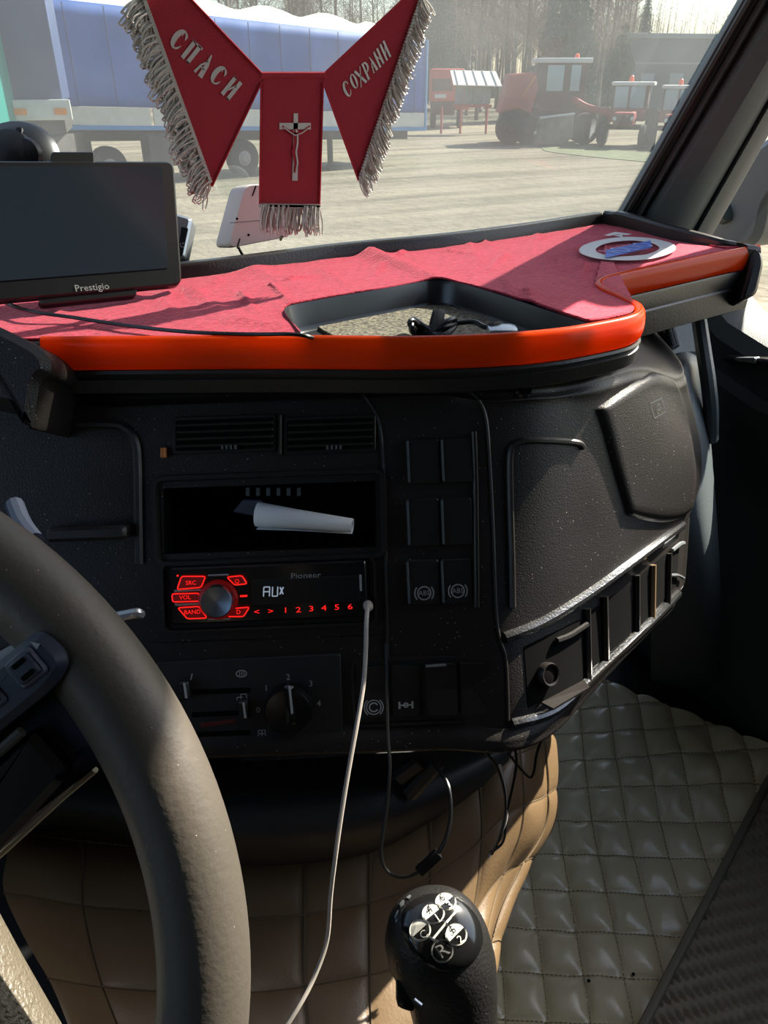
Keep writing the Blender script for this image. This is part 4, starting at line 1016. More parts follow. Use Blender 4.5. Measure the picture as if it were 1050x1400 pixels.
for nm, (pl, (cx, cy)) in keys.items():
    b_ = fslab(pl, RL + .004, .005, .002, .001).build('key', 'red_key', rd)
    MB().ribbon(rpoly(fq(pl, RL + .0044)[::-1], .002), FN, .0011, closed=True).build('key_rim', 'red_light', b_, sm=False)
    mb = MB(); text(mb, nm, .0052, Fp(cx, cy, RL + .0046), FU, FV); mb.build('key_text', 'red_light', b_, sm=False)
for pl in ([(238, 807), (275, 805), (276, 808), (238, 810)], [(238, 825), (274, 824), (274, 827), (240, 829)], [(284, 786), (312, 785), (312, 787), (284, 788)], [(284, 846), (314, 845), (314, 847), (284, 848)]):
    fslab(pl, RL + .003, .003, .0006, .0004).build('key_divider', 'silver', rd)
fslab([(328, 814), (338, 813.5), (338, 816), (328, 816.5)], RL + .001, .001, .0003, .0001).build('key_mark', 'red_light', rd)
for i, (x, y) in enumerate(((351, 837), (370, 836), (390.5, 834.5), (408, 834), (425.6, 832.5), (443, 831.5), (460.7, 830.5), (478.7, 829.8))):
    mb = MB()
    if i < 2: text(mb, '>' if i else '<', .0068, Fp(x, y, RL + .0006), FU, FV, 1.4)
    else: text(mb, str(i - 1), .0068, Fp(x, y, RL + .0006), FU, FV, 1.5)
    mb.build('preset_number', 'red_light', rd, sm=False)
def seg(mb, c, w_, h_, segs, th=.0010, shx=.08):
    X = lambda a, b: c + FU * (a * w_ + b * shx * h_) + FV * (b * h_)
    S = {'t': ((-.5, 1), (.5, 1)), 'tl': ((-.5, 0), (-.5, 1)), 'tr': ((.5, 0), (.5, 1)), 'm': ((-.5, 0), (.5, 0)), 'bl': ((-.5, -1), (-.5, 0)), 'br': ((.5, -1), (.5, 0)), 'b': ((-.5, -1), (.5, -1)), 'd1': ((-.5, 1), (.5, -1)), 'd2': ((-.5, -1), (.5, 1))}
    for k_ in segs: mb.ribbon([X(*S[k_][0]), X(*S[k_][1])], FN, th)
mb = MB(); s = .67 / F
seg(mb, Fp(364.5, 809, RL + .0012), 8 * s, 6.5 * s, ('t', 'tl', 'tr', 'm', 'bl', 'br')); seg(mb, Fp(376, 808.6, RL + .0012), 7 * s, 6.5 * s, ('tl', 'tr', 'bl', 'br', 'b')); seg(mb, Fp(385, 807.6, RL + .0012), 4.5 * s, 5 * s, ('d1', 'd2'), .0012)
mb.build('display_word', 'display_text', rd, sm=False)
mb = MB(); text(mb, 'Pioneer', .0068, Fp(418, 787, RL + .0006), FU, FV, 1.25); mb.build('maker_lettering', 'text_grey', rd, sm=False)
MB().lathe(Fp(243, 787, RL), FN, [(.0009, 0), (.0009, .0006), (.0005, .0008)], 10).build('status_light', 'red_light', rd)
fslab([(491, 786), (494, 786), (495, 808), (492, 808)], RL + .001, .002, .0004, .0002).build('release_key', 'text_grey', rd)
frame([(225, 772), (508, 761), (512, 848), (229, 860)], .006, .003, 'mount_frame', 'dash_smooth', rd)
# white AUX lead
aux = thing('aux_cable', Fp(503, 826, .01), 'grey-white AUX cable hanging from the car radio past the gear lever', 'cable')
MB().lathe(Fp(503, 827, RL), FN, [(.0042, 0), (.0044, .008), (.0030, .012), (.0020, .013)], 14).build('plug', 'cable_grey', aux)
ac = smooth([Fp(503, 827, .018), P(501, 850, .655), P(500, 890, .652), P(497, 935, .648), P(488, 990, .642), P(478, 1045, .638), P(468, 1105, .636), P(458, 1175, .636), P(452, 1225, .64), P(447, 1285, .645), P(430, 1335, .64), P(405, 1382, .63), P(360, 1450, .62)], 6)
MB().tube(ac, .0019, 8).build('lead', 'cable_grey', aux)
# black USB lead under the dash
us = thing('usb_cable', P(550, 1200, .70), 'thin black cable with an inline connector looping below the dash', 'cable')
uc = smooth([P(528, 880, .672), P(530, 1000, .664), P(533, 1050, .66), P(528, 1110, .66), P(521, 1160, .66), P(527, 1188, .66), P(545, 1199, .66), P(563, 1197, .66), P(575, 1190, .66)], 6)
MB().tube(uc, .0015, 8).build('lead', 'cable_black', us)
uc = smooth([P(598, 1168, .66), P(609, 1148, .66), P(616, 1118, .665), P(615, 1085, .67), P(608, 1064, .68), P(590, 1042, .70)], 6)
MB().tube(uc, .0018, 8).build('lead', 'cable_black', us)
cdir = (P(600, 1166, .66) - P(572, 1192, .66)); cm = (P(600, 1166, .66) + P(572, 1192, .66)) / 2
MB().box(cm, cdir * .5, cdir.cross(FW).normalized() * .0045, FW * .0035, .0015).build('connector', 'cable_black', us)
for lab, pts in (('loose black wire hanging under the dash, nearest the connector loop', [(662, 1026, .72), (680, 1050, .73), (690, 1085, .735), (690, 1115, .74), (683, 1145, .74), (672, 1168, .745)]),
                 ('loose black wire crossing another below the dash corner', [(704, 1022, .74), (706, 1045, .745), (700, 1080, .75), (693, 1110, .75), (688, 1150, .755), (670, 1166, .75)]),
                 ('bent black wire hooking up to the dash corner above the quilt', [(695, 1030, .75), (712, 1052, .76), (724, 1063, .765), (730, 1055, .765), (734, 1030, .76), (744, 1002, .75)])):
    tag(MB().tube(smooth([P(*p) for p in pts], 6), .0014, 6).build('loose_wire', 'cable_black'), lab, 'wire')
tag(MB().tube(smooth([P(*p) for p in [(683, 1045, .745), (691, 1085, .75), (692, 1120, .75), (680, 1150, .755), (668, 1172, .755)]], 6), .0014, 6).build('loose_wire', 'cable_grey'), 'pale loose wire hanging under the dash in front of the quilt', 'wire')

# ================================================================== STEERING WHEEL
WD = .31
wc = P(-425, 1340, WD)
def Wp(px, py, l=0.0): return P(px, py, WD - l)
sw_ = thing('steering_wheel', wc, 'dark leather steering wheel with switch pod on its spoke', 'steering wheel')
Rr = .208; rr_ = .0185
rows = []
for i in range(160):
    a = 2 * PI * i / 160; rd_ = RH * math.cos(a) + UP * math.sin(a)
    rows.append([wc + rd_ * (Rr + rr_ * math.cos(b)) + FW * rr_ * 1.05 * math.sin(b) for b in [2 * PI * j / 24 for j in range(24)]])
MB().grid(rows, closed_u=True, closed_v=True).build('rim', 'leather_rim', sw_, ang=80)
spk = [(-330, 1110), (-60, 925), (0, 885), (70, 862), (118, 850), (150, 884), (186, 945), (212, 1005), (208, 1022), (185, 1030), (150, 1037), (118, 1055), (85, 1086), (0, 1165), (-300, 1420)]
MB().slab(rpoly([Wp(x, y, .008) for x, y in spk][::-1], .02, 5), -FW, .026, .009).build('spoke', 'spoke_dark', sw_, ang=60)
pod = MB().slab(rpoly([Wp(x, y, .024) for x, y in [(-140, 1010), (0, 902), (40, 867), (56, 866), (86, 894), (88, 915), (66, 945), (0, 998), (-140, 1110)]][::-1], .006, 4), -FW, .024, .003).build('switch_pod', 'button_dark', sw_)
for cx, cy, hw in ((34, 914, 21), (-22, 955, 21)):
    a = rad(-40); u = RH * math.cos(a) - UP * math.sin(-a) ; u = RH * .77 + UP * .64; v = -RH * .64 + UP * .77
    c = Wp(cx, cy, .0255)
    k_ = MB().slab(rrect(c, u, v, hw * 2 * WD / F, hw * 2 * WD / F, .002), -FW, .003, .0009).build('key_frame', 'spoke_dark', pod)
    MB().slab(rrect(c - FW * .0012, u, v, hw * 1.5 * WD / F, hw * 1.5 * WD / F, .0015), -FW, .003, .0006).build('key_pad', 'button_dark', pod)
    for sgn in (-1, 1):
        MB().slab(rrect(c - FW * .0018 - u * 0 + v * sgn * hw * .36 * WD / F * 1.2, u, v, hw * .9 * WD / F, hw * .3 * WD / F, .0006), -FW, .001, .0002).build('key_mark', 'cavity', pod)
MB().add([Wp(x, y, .0248) for x, y in ((41, 877), (55, 880), (50, 888))], [(0, 1, 2)]).build('arrow_mark', 'text_grey', pod, sm=False)
MB().tube([Wp(54, 864, .018), Wp(62, 863, .018), Wp(84, 888, .018)], .0009, 6).build('pod_edge', 'silver', pod)
pad = MB().slab(rpoly([Wp(x, y, .018) for x, y in [(-150, 1150), (0, 1035), (33, 1002), (46, 1006), (84, 1050), (88, 1066), (0, 1160), (-150, 1300)]][::-1], .005, 4), -FW, .02, .003).build('spoke_pad', 'black_gloss', sw_)
MB().tube([Wp(-40, 1058, .0185), Wp(0, 1026, .0185), Wp(30, 1000, .0185)], .0022, 8).build('pad_trim', 'leather_rim', sw_)
MB().tube([Wp(-200, 1320, -.024), Wp(0, 1168, -.024), Wp(85, 1090, -.024), Wp(130, 1052, -.014)], .0016, 6).build('spoke_piping', 'piping', sw_)
lo_ = smooth([Wp(-250, 1100, -.02), Wp(-160, 1240, -.016), Wp(-76, 1396, -.012), Wp(22, 1572, -.008), Wp(60, 1660, -.006)], 6)
MB().tube(lo_, .035, 20).build('lower_spoke', 'leather_grain', sw_, ang=80)
MB().lathe(wc + FW * .05, -FW, [(.085, 0), (.09, .02), (.08, .035), (.05, .045), (.02, .048)], 40).build('hub', 'spoke_dark', sw_)
MB().tube([wc + FW * .06, P(-330, 1200, .50), P(-200, 1120, .68)], .055, 20).build('column', 'black_matte', sw_)

# ================================================================== GEAR LEVER
GD = .50
gl_ = thing('gear_lever', P(630, 1500, GD) - ZH * .15, 'black gear lever knob with white gear pattern on its cap', 'gear lever')
secs = [(1217.5, 588, 606), (1220, 574, 622), (1226, 558, 634), (1236, 545, 646), (1250, 534, 657), (1268, 528, 666), (1288, 526, 672), (1308, 529, 677), (1328, 536, 679), (1348, 547, 680), (1370, 557, 680), (1400, 565, 680), (1440, 572, 682), (1500, 585, 690)]
rows = []
for y, xl, xr in secs:
    c = P((xl + xr) / 2, y, GD); a = (xr - xl) / 2 * GD / F; b = a * .86
    rows.append([c + RH * a * math.cos(q) - FW * b * math.sin(q) for q in [2 * PI * j / 40 for j in range(40)]])
cols = [smooth(list(c), 3) for c in zip(*rows)]
kn = MB(); kn.grid([list(r) for r in zip(*cols)], closed_u=True)
kn.f.append(tuple(range(40)))
kob = kn.build('knob', 'knob_skin', gl_, ang=80)
BK = BVHTree.FromPolygons([tuple(v) for v in kn.v], kn.f)
def K(x, y, lift): return D(x, y, lift, BK, GD - .03)
capo = smooth([V((x, y, 0)) for x, y in [(549, 1259), (551, 1280), (566, 1304), (585, 1320), (606, 1328), (630, 1324), (650, 1310), (659, 1287), (655, 1262), (640, 1240), (615, 1226), (588, 1223), (566, 1231), (553, 1244), (549, 1259)]], 3)[:-1]
cc = V((604, 1276, 0)); rows = []
for t, l in ((1.0, .0), (.985, .0012), (.95, .0018), (.75, .002), (.5, .002), (.25, .002), (.02, .002)):
    rows.append([K(lerp(cc, p, t).x, lerp(cc, p, t).y, l) for p in capo])
cap_ = MB().grid(rows, closed_u=True).build('cap', 'cap_black', kob, ang=70)
def kdec(name, polys, m_, lift=.0026):
    mb = MB()
    for pts in polys: 
        c = sum((V((x, y, 0)) for x, y in pts), V()) / len(pts); n = len(pts)
        mb.add([K(c.x, c.y, lift)] + [K(x, y, lift) for x, y in pts], [(0, i + 1, (i + 1) % n + 1) for i in range(n)])
    return mb.build(name, m_, cap_, sm=False)
def kline(name, lines, wd, m_, closed=False, lift=.0027):
    mb = MB()
    for pts in lines: mb.ribbon([K(x, y, lift) for x, y in pts], -FW, wd, closed=closed)
    return mb.build(name, m_, cap_, sm=False)
def ell(cx, cy, rx, ry, a0=0, a1=360, n=24): return [(cx + rx * math.cos(rad(lerp(a0, a1, i / n))), cy + ry * math.sin(rad(lerp(a0, a1, i / n)))) for i in range(n + (0 if a1 - a0 == 360 else 1))]
s = GD / F
for cx, cy, rx, ry, top, bot in ((592.6, 1251.4, 13.5, 12, '4', '1'), (576, 1272, 13, 13, '', 'C'), (608.6, 1236.5, 12.5, 10.5, '6', '3'), (622, 1277.6, 13, 14, '5', '2')):
    kline('gear_ring', [ell(cx, cy, rx, ry)], 2.0 * s, 'decal_white', True)
    kdec('gear_field', [ell(cx, cy, rx, ry, 138, 318)], 'decal_white')
    kdec('gear_field', [ell(cx, cy, rx - 1.5, ry - 1.5, -42, 138)], 'cap_black', .0025)
    td = (RH * .82 - UP * -.57).normalized(); tv_ = (-RH * .57 + UP * .82).normalized()
    for ch, sg_, m_ in ((top, -1, 'cap_black'), (bot, 1, 'decal_white')):
        if not ch: continue
        x, y = cx + sg_ * rx * .36, cy + sg_ * ry * .42
        base = P(x, y, GD - .03)
        vs, fs_2 = text_mesh(ch, 13 * s)
        vv = []
        for p in vs:
            w3 = base + td * p.x + tv_ * p.y; rel = w3 - CAM; dd = rel.dot(FW)
            vv.append(K(525 + F * rel.dot(RH) / dd, 700 - F * rel.dot(UP) / dd, .0031))
        MB().add(vv, fs_2).build('gear_number', m_, cap_, sm=False)
kline('gear_ring', [ell(604, 1298.6, 13.5, 14.5)], 1.8 * s, 'decal_grey', True)
base = P(604, 1298.6, GD - .03); vs, fs_2 = text_mesh('R', 24 * s); vv = []
for p in vs:
    w3 = base + (RH * .82 + UP * .57) * p.x + (-RH * .57 + UP * .82) * p.y; rel = w3 - CAM; dd = rel.dot(FW); vv.append(K(525 + F * rel.dot(RH) / dd, 700 - F * rel.dot(UP) / dd, .0029))
MB().add(vv, fs_2).build('gear_number', 'decal_grey', cap_, sm=False)
kline('gear_gate', [[(624, 1245), (608.6, 1263), (592, 1283)], [(604, 1258), (610, 1265), (614, 1268)], [(587, 1279), (594, 1285), (599, 1287)]], 3.0 * s, 'decal_white')
for pl in ([(540, 1254), (543, 1247), (546, 1244), (545, 1250), (542, 1257)], [(547, 1237), (551, 1231), (554, 1232), (553, 1238), (549, 1241)], [(556, 1228), (561, 1224), (563, 1226), (560, 1230)], [(541, 1260), (543, 1256), (545, 1258), (542, 1262)]):
    n = len(pl); c = (sum(p[0] for p in pl) / n, sum(p[1] for p in pl) / n)
    MB().add([K(*c, .0007)] + [K(x, y, .0007) for x, y in pl], [(0, i + 1, (i + 1) % n + 1) for i in range(n)]).build('worn_patch', 'silver', kob, sm=False)
MB().box(P(554, 1356, GD - .012), RH * .006 - UP * .002, UP * .009, FW * .006, .004).build('range_switch', 'black_gloss', gl_)
MB().tube([P(566, 1366, GD - .03), P(576, 1374, GD - .03)], .0012, 6).build('clip_wire', 'silver', gl_)
MB().tube([P(637, 1490, GD), P(637, 1500, GD) - ZH * .2], .012, 12).build('rod', 'black_matte', gl_)
MB().lathe(P(637, 1500, GD) - ZH * .20, ZH, [(.07, 0), (.055, .03), (.035, .07), (.02, .10)], 20).build('gaiter', 'black_matte', gl_)

# ================================================================== QUILTED COVERS AND FLOOR
PITCH = .055; PROW = .0625
def pillow(s, t, A=.007, PIT=PITCH, PRW=None):
    a = abs(math.sin(PI * s / PIT)); b = abs(math.sin(PI * t / (PRW or PIT)))
    return A * (min(a, b) ** .55 * .55 + (a * b) ** .5 * .45)
def to_px(p):
    r = p - CAM; d = r.dot(FW); return 525 + F * r.dot(RH) / d, 700 - F * r.dot(UP) / d
# passenger floor mat
Lc = resample(smooth([PZ(x, y, 0) for x, y in [(806, 940), (760, 985), (722, 1080), (690, 1180), (640, 1280), (600, 1400), (560, 1520)]], 6), 190)
Rc = resample(smooth([PZ(816, 944, .0), PZ(905, 977, .02), PZ(1000, 1010, .045), PZ(1075, 1040, .055), PZ(1085, 1120, .02), PZ(1040, 1250, .0), PZ(1000, 1400, .0), PZ(960, 1520, .0)], 6), 190)
rows = []
cs, sn_ = math.cos(rad(3)), math.sin(rad(3))
def qrg(p):
    r = p.dot(RH); g = p.dot(GH); r += .006 * math.sin(g * 9) ; return (r * cs - g * sn_ * -1 * .0 - g * .10, g * cs + r * sn_)
for i in range(190):
    r = []
    for j in range(150):
        p = lerp(Lc[i], Rc[i], j / 149); s_, t_ = qrg(p)
        z = pillow(s_ + .012, t_ + .01, .010, PITCH, PROW) + .004 * MN.noise(p * 9) + .0012 * MN.noise(p * 40)
        e = p.dot(GH) - .98; z += max(0, e) * .10
        rmp = max(0, (p.x - .80) / .25); z += rmp * (.012 * MN.noise(V((p.x * 10, p.y * 22, 3))) + .006)
        r.append(p + ZH * (z + .006))
    rows.append(r)
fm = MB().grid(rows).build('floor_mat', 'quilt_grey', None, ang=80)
tag(fm, 'grey-beige quilted leatherette floor mat with diamond stitching on the passenger side', 'floor mat')
fbm = BVHTree.FromPolygons([tuple(p) for r in rows for p in r], [(i * 150 + j, i * 150 + j + 1, (i + 1) * 150 + j + 1, (i + 1) * 150 + j) for i in range(189) for j in range(149)])
# stitches lie in the grooves
mb = MB()
def stitch(p, d, wd=.0009, ln=.0022):
    h = fbm.ray_cast(p + ZH * .3, -ZH)
    if h[0] is None: return
    c = V(h[0]) + ZH * .0022; sd = ZH.cross(d).normalized() * wd * .6
    mb.box(c, d * ln, sd, ZH * .0006)
for k_ in range(8, 30):
    for i in range(190):
        pass
step = .0062
r0, r1, g0_, g1_ = .05, 1.0, .25, 1.25
t_k = 0
for k_ in range(int(g0_ / PROW), int(g1_ / PROW) + 2):
    r = r0
    while r < r1:
        g = (k_ * PROW - .01 - r * sn_) / cs
        stitch(RH * r + GH * g, (RH * cs - GH * sn_).normalized()); r += step
for k_ in range(-4, 20):
    g = g0_
    while g < g1_:
        r = (k_ * PITCH - .012 + g * .10) / cs - .006 * math.sin(g * 9)
        stitch(RH * r + GH * g, (GH + RH * .10).normalized()); g += step
stuff(mb.build('stitching', 'thread', fm, sm=False, recalc=False))
for (x, y) in ((879, 1103), (805, 1341), (866, 1332)):
    h = PZ(x, y, .012); MB().lathe(h, ZH, [(.0022, 0), (.0022, .001), (.001, .0014)], 10).build('burn_hole', 'cavity', fm)

# tunnel cover
PT_ = .068
TC = [[(-30, 1090, .84), (8, 1150, .76), (4, 1212, .71), (28, 1275, .67), (72, 1350, .63), (112, 1440, .60), (160, 1560, .56)],
      [(110, 1080, .86), (120, 1165, .78), (120, 1230, .745), (130, 1290, .715), (150, 1360, .68), (180, 1440, .65), (220, 1560, .60)],
      [(240, 1090, .88), (250, 1175, .80), (250, 1240, .77), (255, 1300, .74), (265, 1370, .70), (280, 1445, .665), (300, 1560, .62)],
      [(350, 1090, .89), (360, 1185, .815), (360, 1245, .785), (360, 1305, .755), (365, 1365, .725), (375, 1440, .69), (385, 1560, .64)],
      [(450, 1075, .90), (460, 1175, .83), (460, 1235, .80), (460, 1295, .77), (460, 1350, .745), (465, 1425, .71), (470, 1560, .65)],
      [(540, 1050, .90), (550, 1145, .84), (550, 1210, .815), (550, 1270, .79), (550, 1330, .765), (550, 1400, .73), (550, 1540, .67)],
      [(620, 1020, .90), (625, 1100, .85), (628, 1165, .83), (625, 1230, .81), (620, 1290, .79), (615, 1365, .75), (610, 1500, .69)],
      [(690, 985, .91), (692, 1050, .87), (695, 1105, .855), (690, 1160, .845), (672, 1225, .83), (655, 1300, .79), (640, 1440, .72)],
      [(728, 975, .95), (734, 1030, .92), (738, 1085, .91), (732, 1135, .90), (702, 1193, .88), (672, 1262, .84), (642, 1400, .77)],
      [(742, 968, 1.05), (748, 1025, 1.02), (750, 1085, 1.0), (744, 1140, .99), (712, 1198, .93), (680, 1270, .88), (648, 1410, .80)]]
g1 = [smooth([P(*p) for p in c], 20) for c in TC]
downc = [V((p.x, p.y, 0.01)) - RH * .12 for p in g1[-1]]
g1.append(downc)
g2t = [smooth(list(r), 18) for r in zip(*g1)]
nr = len(g2t); nc = len(g2t[0])
us_ = [0]; jm = nr // 2
for j in range(1, nc): us_.append(us_[-1] + (g2t[jm][j] - g2t[jm][j - 1]).length)
vs_ = [0]; im = nc // 2
for i in range(1, nr): vs_.append(vs_[-1] + (g2t[i][im] - g2t[i - 1][im]).length)
rows = []
for i in range(nr):
    r = []
    for j in range(nc):
        p = g2t[i][j]; dx = g2t[i][min(j + 1, nc - 1)] - g2t[i][max(j - 1, 0)]; dy = g2t[min(i + 1, nr - 1)][j] - g2t[max(i - 1, 0)][j]
        n = dy.cross(dx); n = n.normalized() if n.length > 1e-12 else ZH
        if n.dot(CAM - p) < 0 and j < nc - 20: n = -n
        r.append(p + n * (pillow(us_[j], vs_[i], .0045, PT_) + .004 * MN.noise(p * 11)) if j < nc - 18 else p)
    rows.append(r)
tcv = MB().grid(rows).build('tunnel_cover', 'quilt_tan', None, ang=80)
tag(tcv, 'tan quilted leatherette cover over the engine tunnel under the dash', 'cover')
mb = MB()
for k_ in range(1, 40):
    us_t = k_ * PT_
    j = next((j for j in range(nc - 18) if us_[j] >= us_t), None)
    if j is None: break
    for i in range(0, nr - 1):
        a, b = rows[i][j], rows[i + 1][j]; m_ = max(1, int((b - a).length / .006))
        for q in range(m_):
            c = lerp(a, b, (q + .5) / m_); d = (b - a).normalized()
            mb.box(c + (CAM - c).normalized() * .0012, d * .002, d.cross(FW).normalized() * .0008, FW * .0005)
for k_ in range(1, 40):
    i = next((i for i in range(nr) if vs_[i] >= k_ * PT_), None)
    if i is None: break
    for j in range(0, nc - 19):
        a, b = rows[i][j], rows[i][j + 1]; m_ = max(1, int((b - a).length / .006))
        for q in range(m_):
            c = lerp(a, b, (q + .5) / m_); d = (b - a).normalized()
            mb.box(c + (CAM - c).normalized() * .0012, d * .002, d.cross(FW).normalized() * .0008, FW * .0005)
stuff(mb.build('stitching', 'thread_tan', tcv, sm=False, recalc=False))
# woven strip with piped edge in the lower right corner
tz = .05
tm = thing('woven_mat', PZ(1000, 1300, 0.012), 'dark grey woven mat with piped edge in the lower right corner', 'mat')
a, b = PZ(1085, 1000, tz), PZ(860, 1440, tz)
far = [PZ(1400, 960, tz), PZ(1400, 1440, tz)]
rows = []
nu, nv_ = 240, 260
for i in range(nu):
    r = []
    for j in range(nv_):
        l_ = lerp(a, b, i / (nu - 1)); rt_ = l_ + (RH * .36 - GH * .02); p = lerp(l_, rt_, j / (nv_ - 1))
        d = (p - a); s_ = d.dot((b - a).normalized()); t_ = d.dot(RH)
        z = -.008 * (max(0, math.sin(s_ * 2 * PI / .018 + (PI if int(t_ / .011) % 2 else 0))) * abs(math.sin(t_ * PI / .011))) ** .7
        r.append(p + ZH * z)
    rows.append(r)
MB().grid(rows).build('weave', 'woven_grey', tm, ang=80)
MB().slab([a - ZH * .009, b - ZH * .009, b + RH * .36 - GH * .02 - ZH * .009, a + RH * .36 - GH * .02 - ZH * .009], ZH, .028).build('backing', 'woven_grey', tm, sm=False)
ed = [lerp(a, b, i / 30) + ZH * (.002 + .001 * math.sin(i * 1.3)) for i in range(31)]
MB().tube(ed, .006, 8).build('piping', 'piping', tm)

# ================================================================== THE YARD
def G(px, py): return PZ(px, py, GZ)
gp = MB(); gpn = 24
gp.grid([[V((lerp(-180, 260, i / gpn), lerp(-60, 330, j / gpn), GZ)) for i in range(gpn + 1)] for j in range(gpn + 1)])
gr = struct(gp.build('ground', 'yard_sand', sm=False), 'sandy yard with tyre tracks')
gs = MB()
gc = [G(742, 199), G(800, 203), G(870, 208), G(935, 214), G(940, 226), G(860, 220), G(790, 213), G(740, 207)]
gs.slab([p + ZH * .02 for p in rpoly(gc, 2)][::-1], ZH, .02).build('grass_patch', 'grass', gr, sm=False)
def frameat(px, py, yaw=0.0, dist=None):
    """local axes at a ground point: ax along the picture's right, ay away from the camera, turned by yaw degrees"""
    o = G(px, py); a = rad(yaw)
    return o, RH * math.cos(a) + GH * math.sin(a), GH * math.cos(a) - RH * math.sin(a)
class Fr:
    def __init__(s, o, ax, ay): s.o = o; s.x = ax; s.y = ay
    def p(s, x, y, z): return s.o + s.x * x + s.y * y + ZH * z
    def box(s, mb, x0, x1, y0, y1, z0, z1, bev=0.0):
        return mb.box(s.p((x0 + x1) / 2, (y0 + y1) / 2, (z0 + z1) / 2), s.x * (x1 - x0) / 2, s.y * (y1 - y0) / 2, ZH * (z1 - z0) / 2, bev)
    def part(s, name, m_, parent, *b, bev=0.03):
        mb = MB(); s.box(mb, *b, bev=bev); return mb.build(name, m_, parent)
    def wheel(s, parent, x, y, r, wd, along='x', hub='hub_grey'):
        axv = s.y if along == 'x' else s.x
        c = s.p(x, y, r)
        w_ = MB().lathe(c - axv * wd / 2, axv, [(r * .62, 0), (r * .9, 0), (r, wd * .15), (r, wd * .85), (r * .9, wd), (r * .62, wd)], 24).build('wheel', 'tyre', parent)
        MB().lathe(c - axv * (wd / 2 + .01), axv, [(r * .25, -.02), (r * .3, .01), (r * .55, .03), (r * .6, wd * .5)], 18).build('rim', hub, w_)
        return w_
# ---- blue tarpaulin trailer; its corners are taken from the sight lines
n0 = P(85, 174, 19.4); n1 = P(85, 3, 19.4); f0 = P(580, 176, 26); f1 = P(583, 57, 26)
bx = (f0 - n0); bx.z = 0; L = bx.length; bx.normalize(); by = ZH.cross(bx)
if by.dot(GH) < 0: by = -by
tr1 = thing('tarp_trailer', V((n0.x, n0.y, GZ)) + bx * L / 2 + by * 1.2, 'long blue tarpaulin trailer with white side boards parked across the yard', 'trailer')
DZ = (f0.z - n0.z)
def TT(x, y, z): return V((n0.x, n0.y, 0)) + bx * (x * L) + by * y + ZH * (n0.z + DZ * x + z)
def tall(x): return lerp(n1.z - n0.z, f1.z - f0.z, x)
nx = 40; rows = []
for j in range(9):
    v = j / 8
    rows.append([TT(i / nx, -.02 + .03 * math.sin(i * 1.7) * math.sin(PI * v) + .02 * MN.noise(V((i * .3, v * 3, 1))), lerp(.48, tall(i / nx), v)) for i in range(nx + 1)])
MB().grid(rows).build('tarp_side', 'tarp_blue', tr1, ang=80, solid=.03)
MB().add([TT(0, 0, .48), TT(0, 2.45, .48), TT(0, 2.45, tall(0)), TT(0, 0, tall(0))], [(0, 1, 2, 3)]).build('tarp_end', 'tarp_shaded', tr1, sm=False, solid=.03)
MB().add([TT(1, 0, .48), TT(1, 2.45, .48), TT(1, 2.45, tall(1)), TT(1, 0, tall(1))], [(0, 1, 2, 3)]).build('tarp_end', 'tarp_shaded', tr1, sm=False, solid=.03)
rows = [[TT(i / nx, lerp(-.01, 2.45, j / 6), tall(i / nx) + (.42 + .10 * math.sin(i * .9)) * math.sin(PI * j / 6) * (1 if 8 < i < 36 else .5)) for i in range(nx + 1)] for j in range(7)]
MB().grid(rows).build('roof_canvas', 'canvas_white', tr1, ang=80)
for k_ in range(5):
    x0, x1 = k_ / 5 + .004, (k_ + 1) / 5 - .004
    MB().add([TT(x0, -.05, .06), TT(x1, -.05, .06), TT(x1, -.05, .47), TT(x0, -.05, .47), TT(x0, 0, .06), TT(x1, 0, .06), TT(x1, 0, .47), TT(x0, 0, .47)], [(0, 1, 2, 3), (4, 5, 6, 7), (0, 1, 5, 4), (3, 2, 6, 7), (0, 3, 7, 4), (1, 2, 6, 5)]).build('side_board', 'board_white', tr1, sm=False)
for z0, z1 in ((-.06, .05),):
    MB().add([TT(0, -.08, z0), TT(1, -.08, z0), TT(1, -.08, z1), TT(0, -.08, z1), TT(0, .06, z0), TT(1, .06, z0), TT(1, .06, z1), TT(0, .06, z1)], [(0, 1, 2, 3), (4, 5, 6, 7), (0, 1, 5, 4), (3, 2, 6, 7), (0, 3, 7, 4), (1, 2, 6, 5)]).build('side_rail', 'rail_blue', tr1, sm=False)
MB().tube([TT(0, -.04, -.05), TT(0, -.04, tall(0))], .06, 8).build('corner_post', 'rail_blue', tr1)
MB().tube([TT(1, -.04, -.05), TT(1, -.04, tall(1))], .05, 8).build('corner_post', 'rail_blue', tr1)
for k_ in range(12):
    x = (k_ + .5) / 12
    MB().tube([TT(x, -.07, .5), TT(x, -.065, tall(x) - .05)], .012, 5).build('tarp_strap', 'tarp_shaded', tr1)
MB().add([TT(.02, .6, -.35), TT(.98, .6, -.35), TT(.98, .6, -.06), TT(.02, .6, -.06), TT(.02, 1.8, -.35), TT(.98, 1.8, -.35), TT(.98, 1.8, -.06), TT(.02, 1.8, -.06)], [(0, 1, 2, 3), (4, 5, 6, 7), (0, 1, 5, 4), (3, 2, 6, 7), (0, 3, 7, 4), (1, 2, 6, 5)]).build('chassis', 'chassis', tr1, sm=False)
def trw(x):
    c = TT(x, .28, 0); c.z = GZ + .5
    w_ = MB().lathe(c - by * .14, by, [(.30, 0), (.46, 0), (.5, .05), (.5, .25), (.46, .28), (.30, .28)], 24).build('wheel', 'tyre', tr1)
    MB().lathe(c - by * .16, by, [(.10, -.04), (.14, .0), (.27, .04), (.30, .12)], 18).build('rim', 'hub_grey', w_)
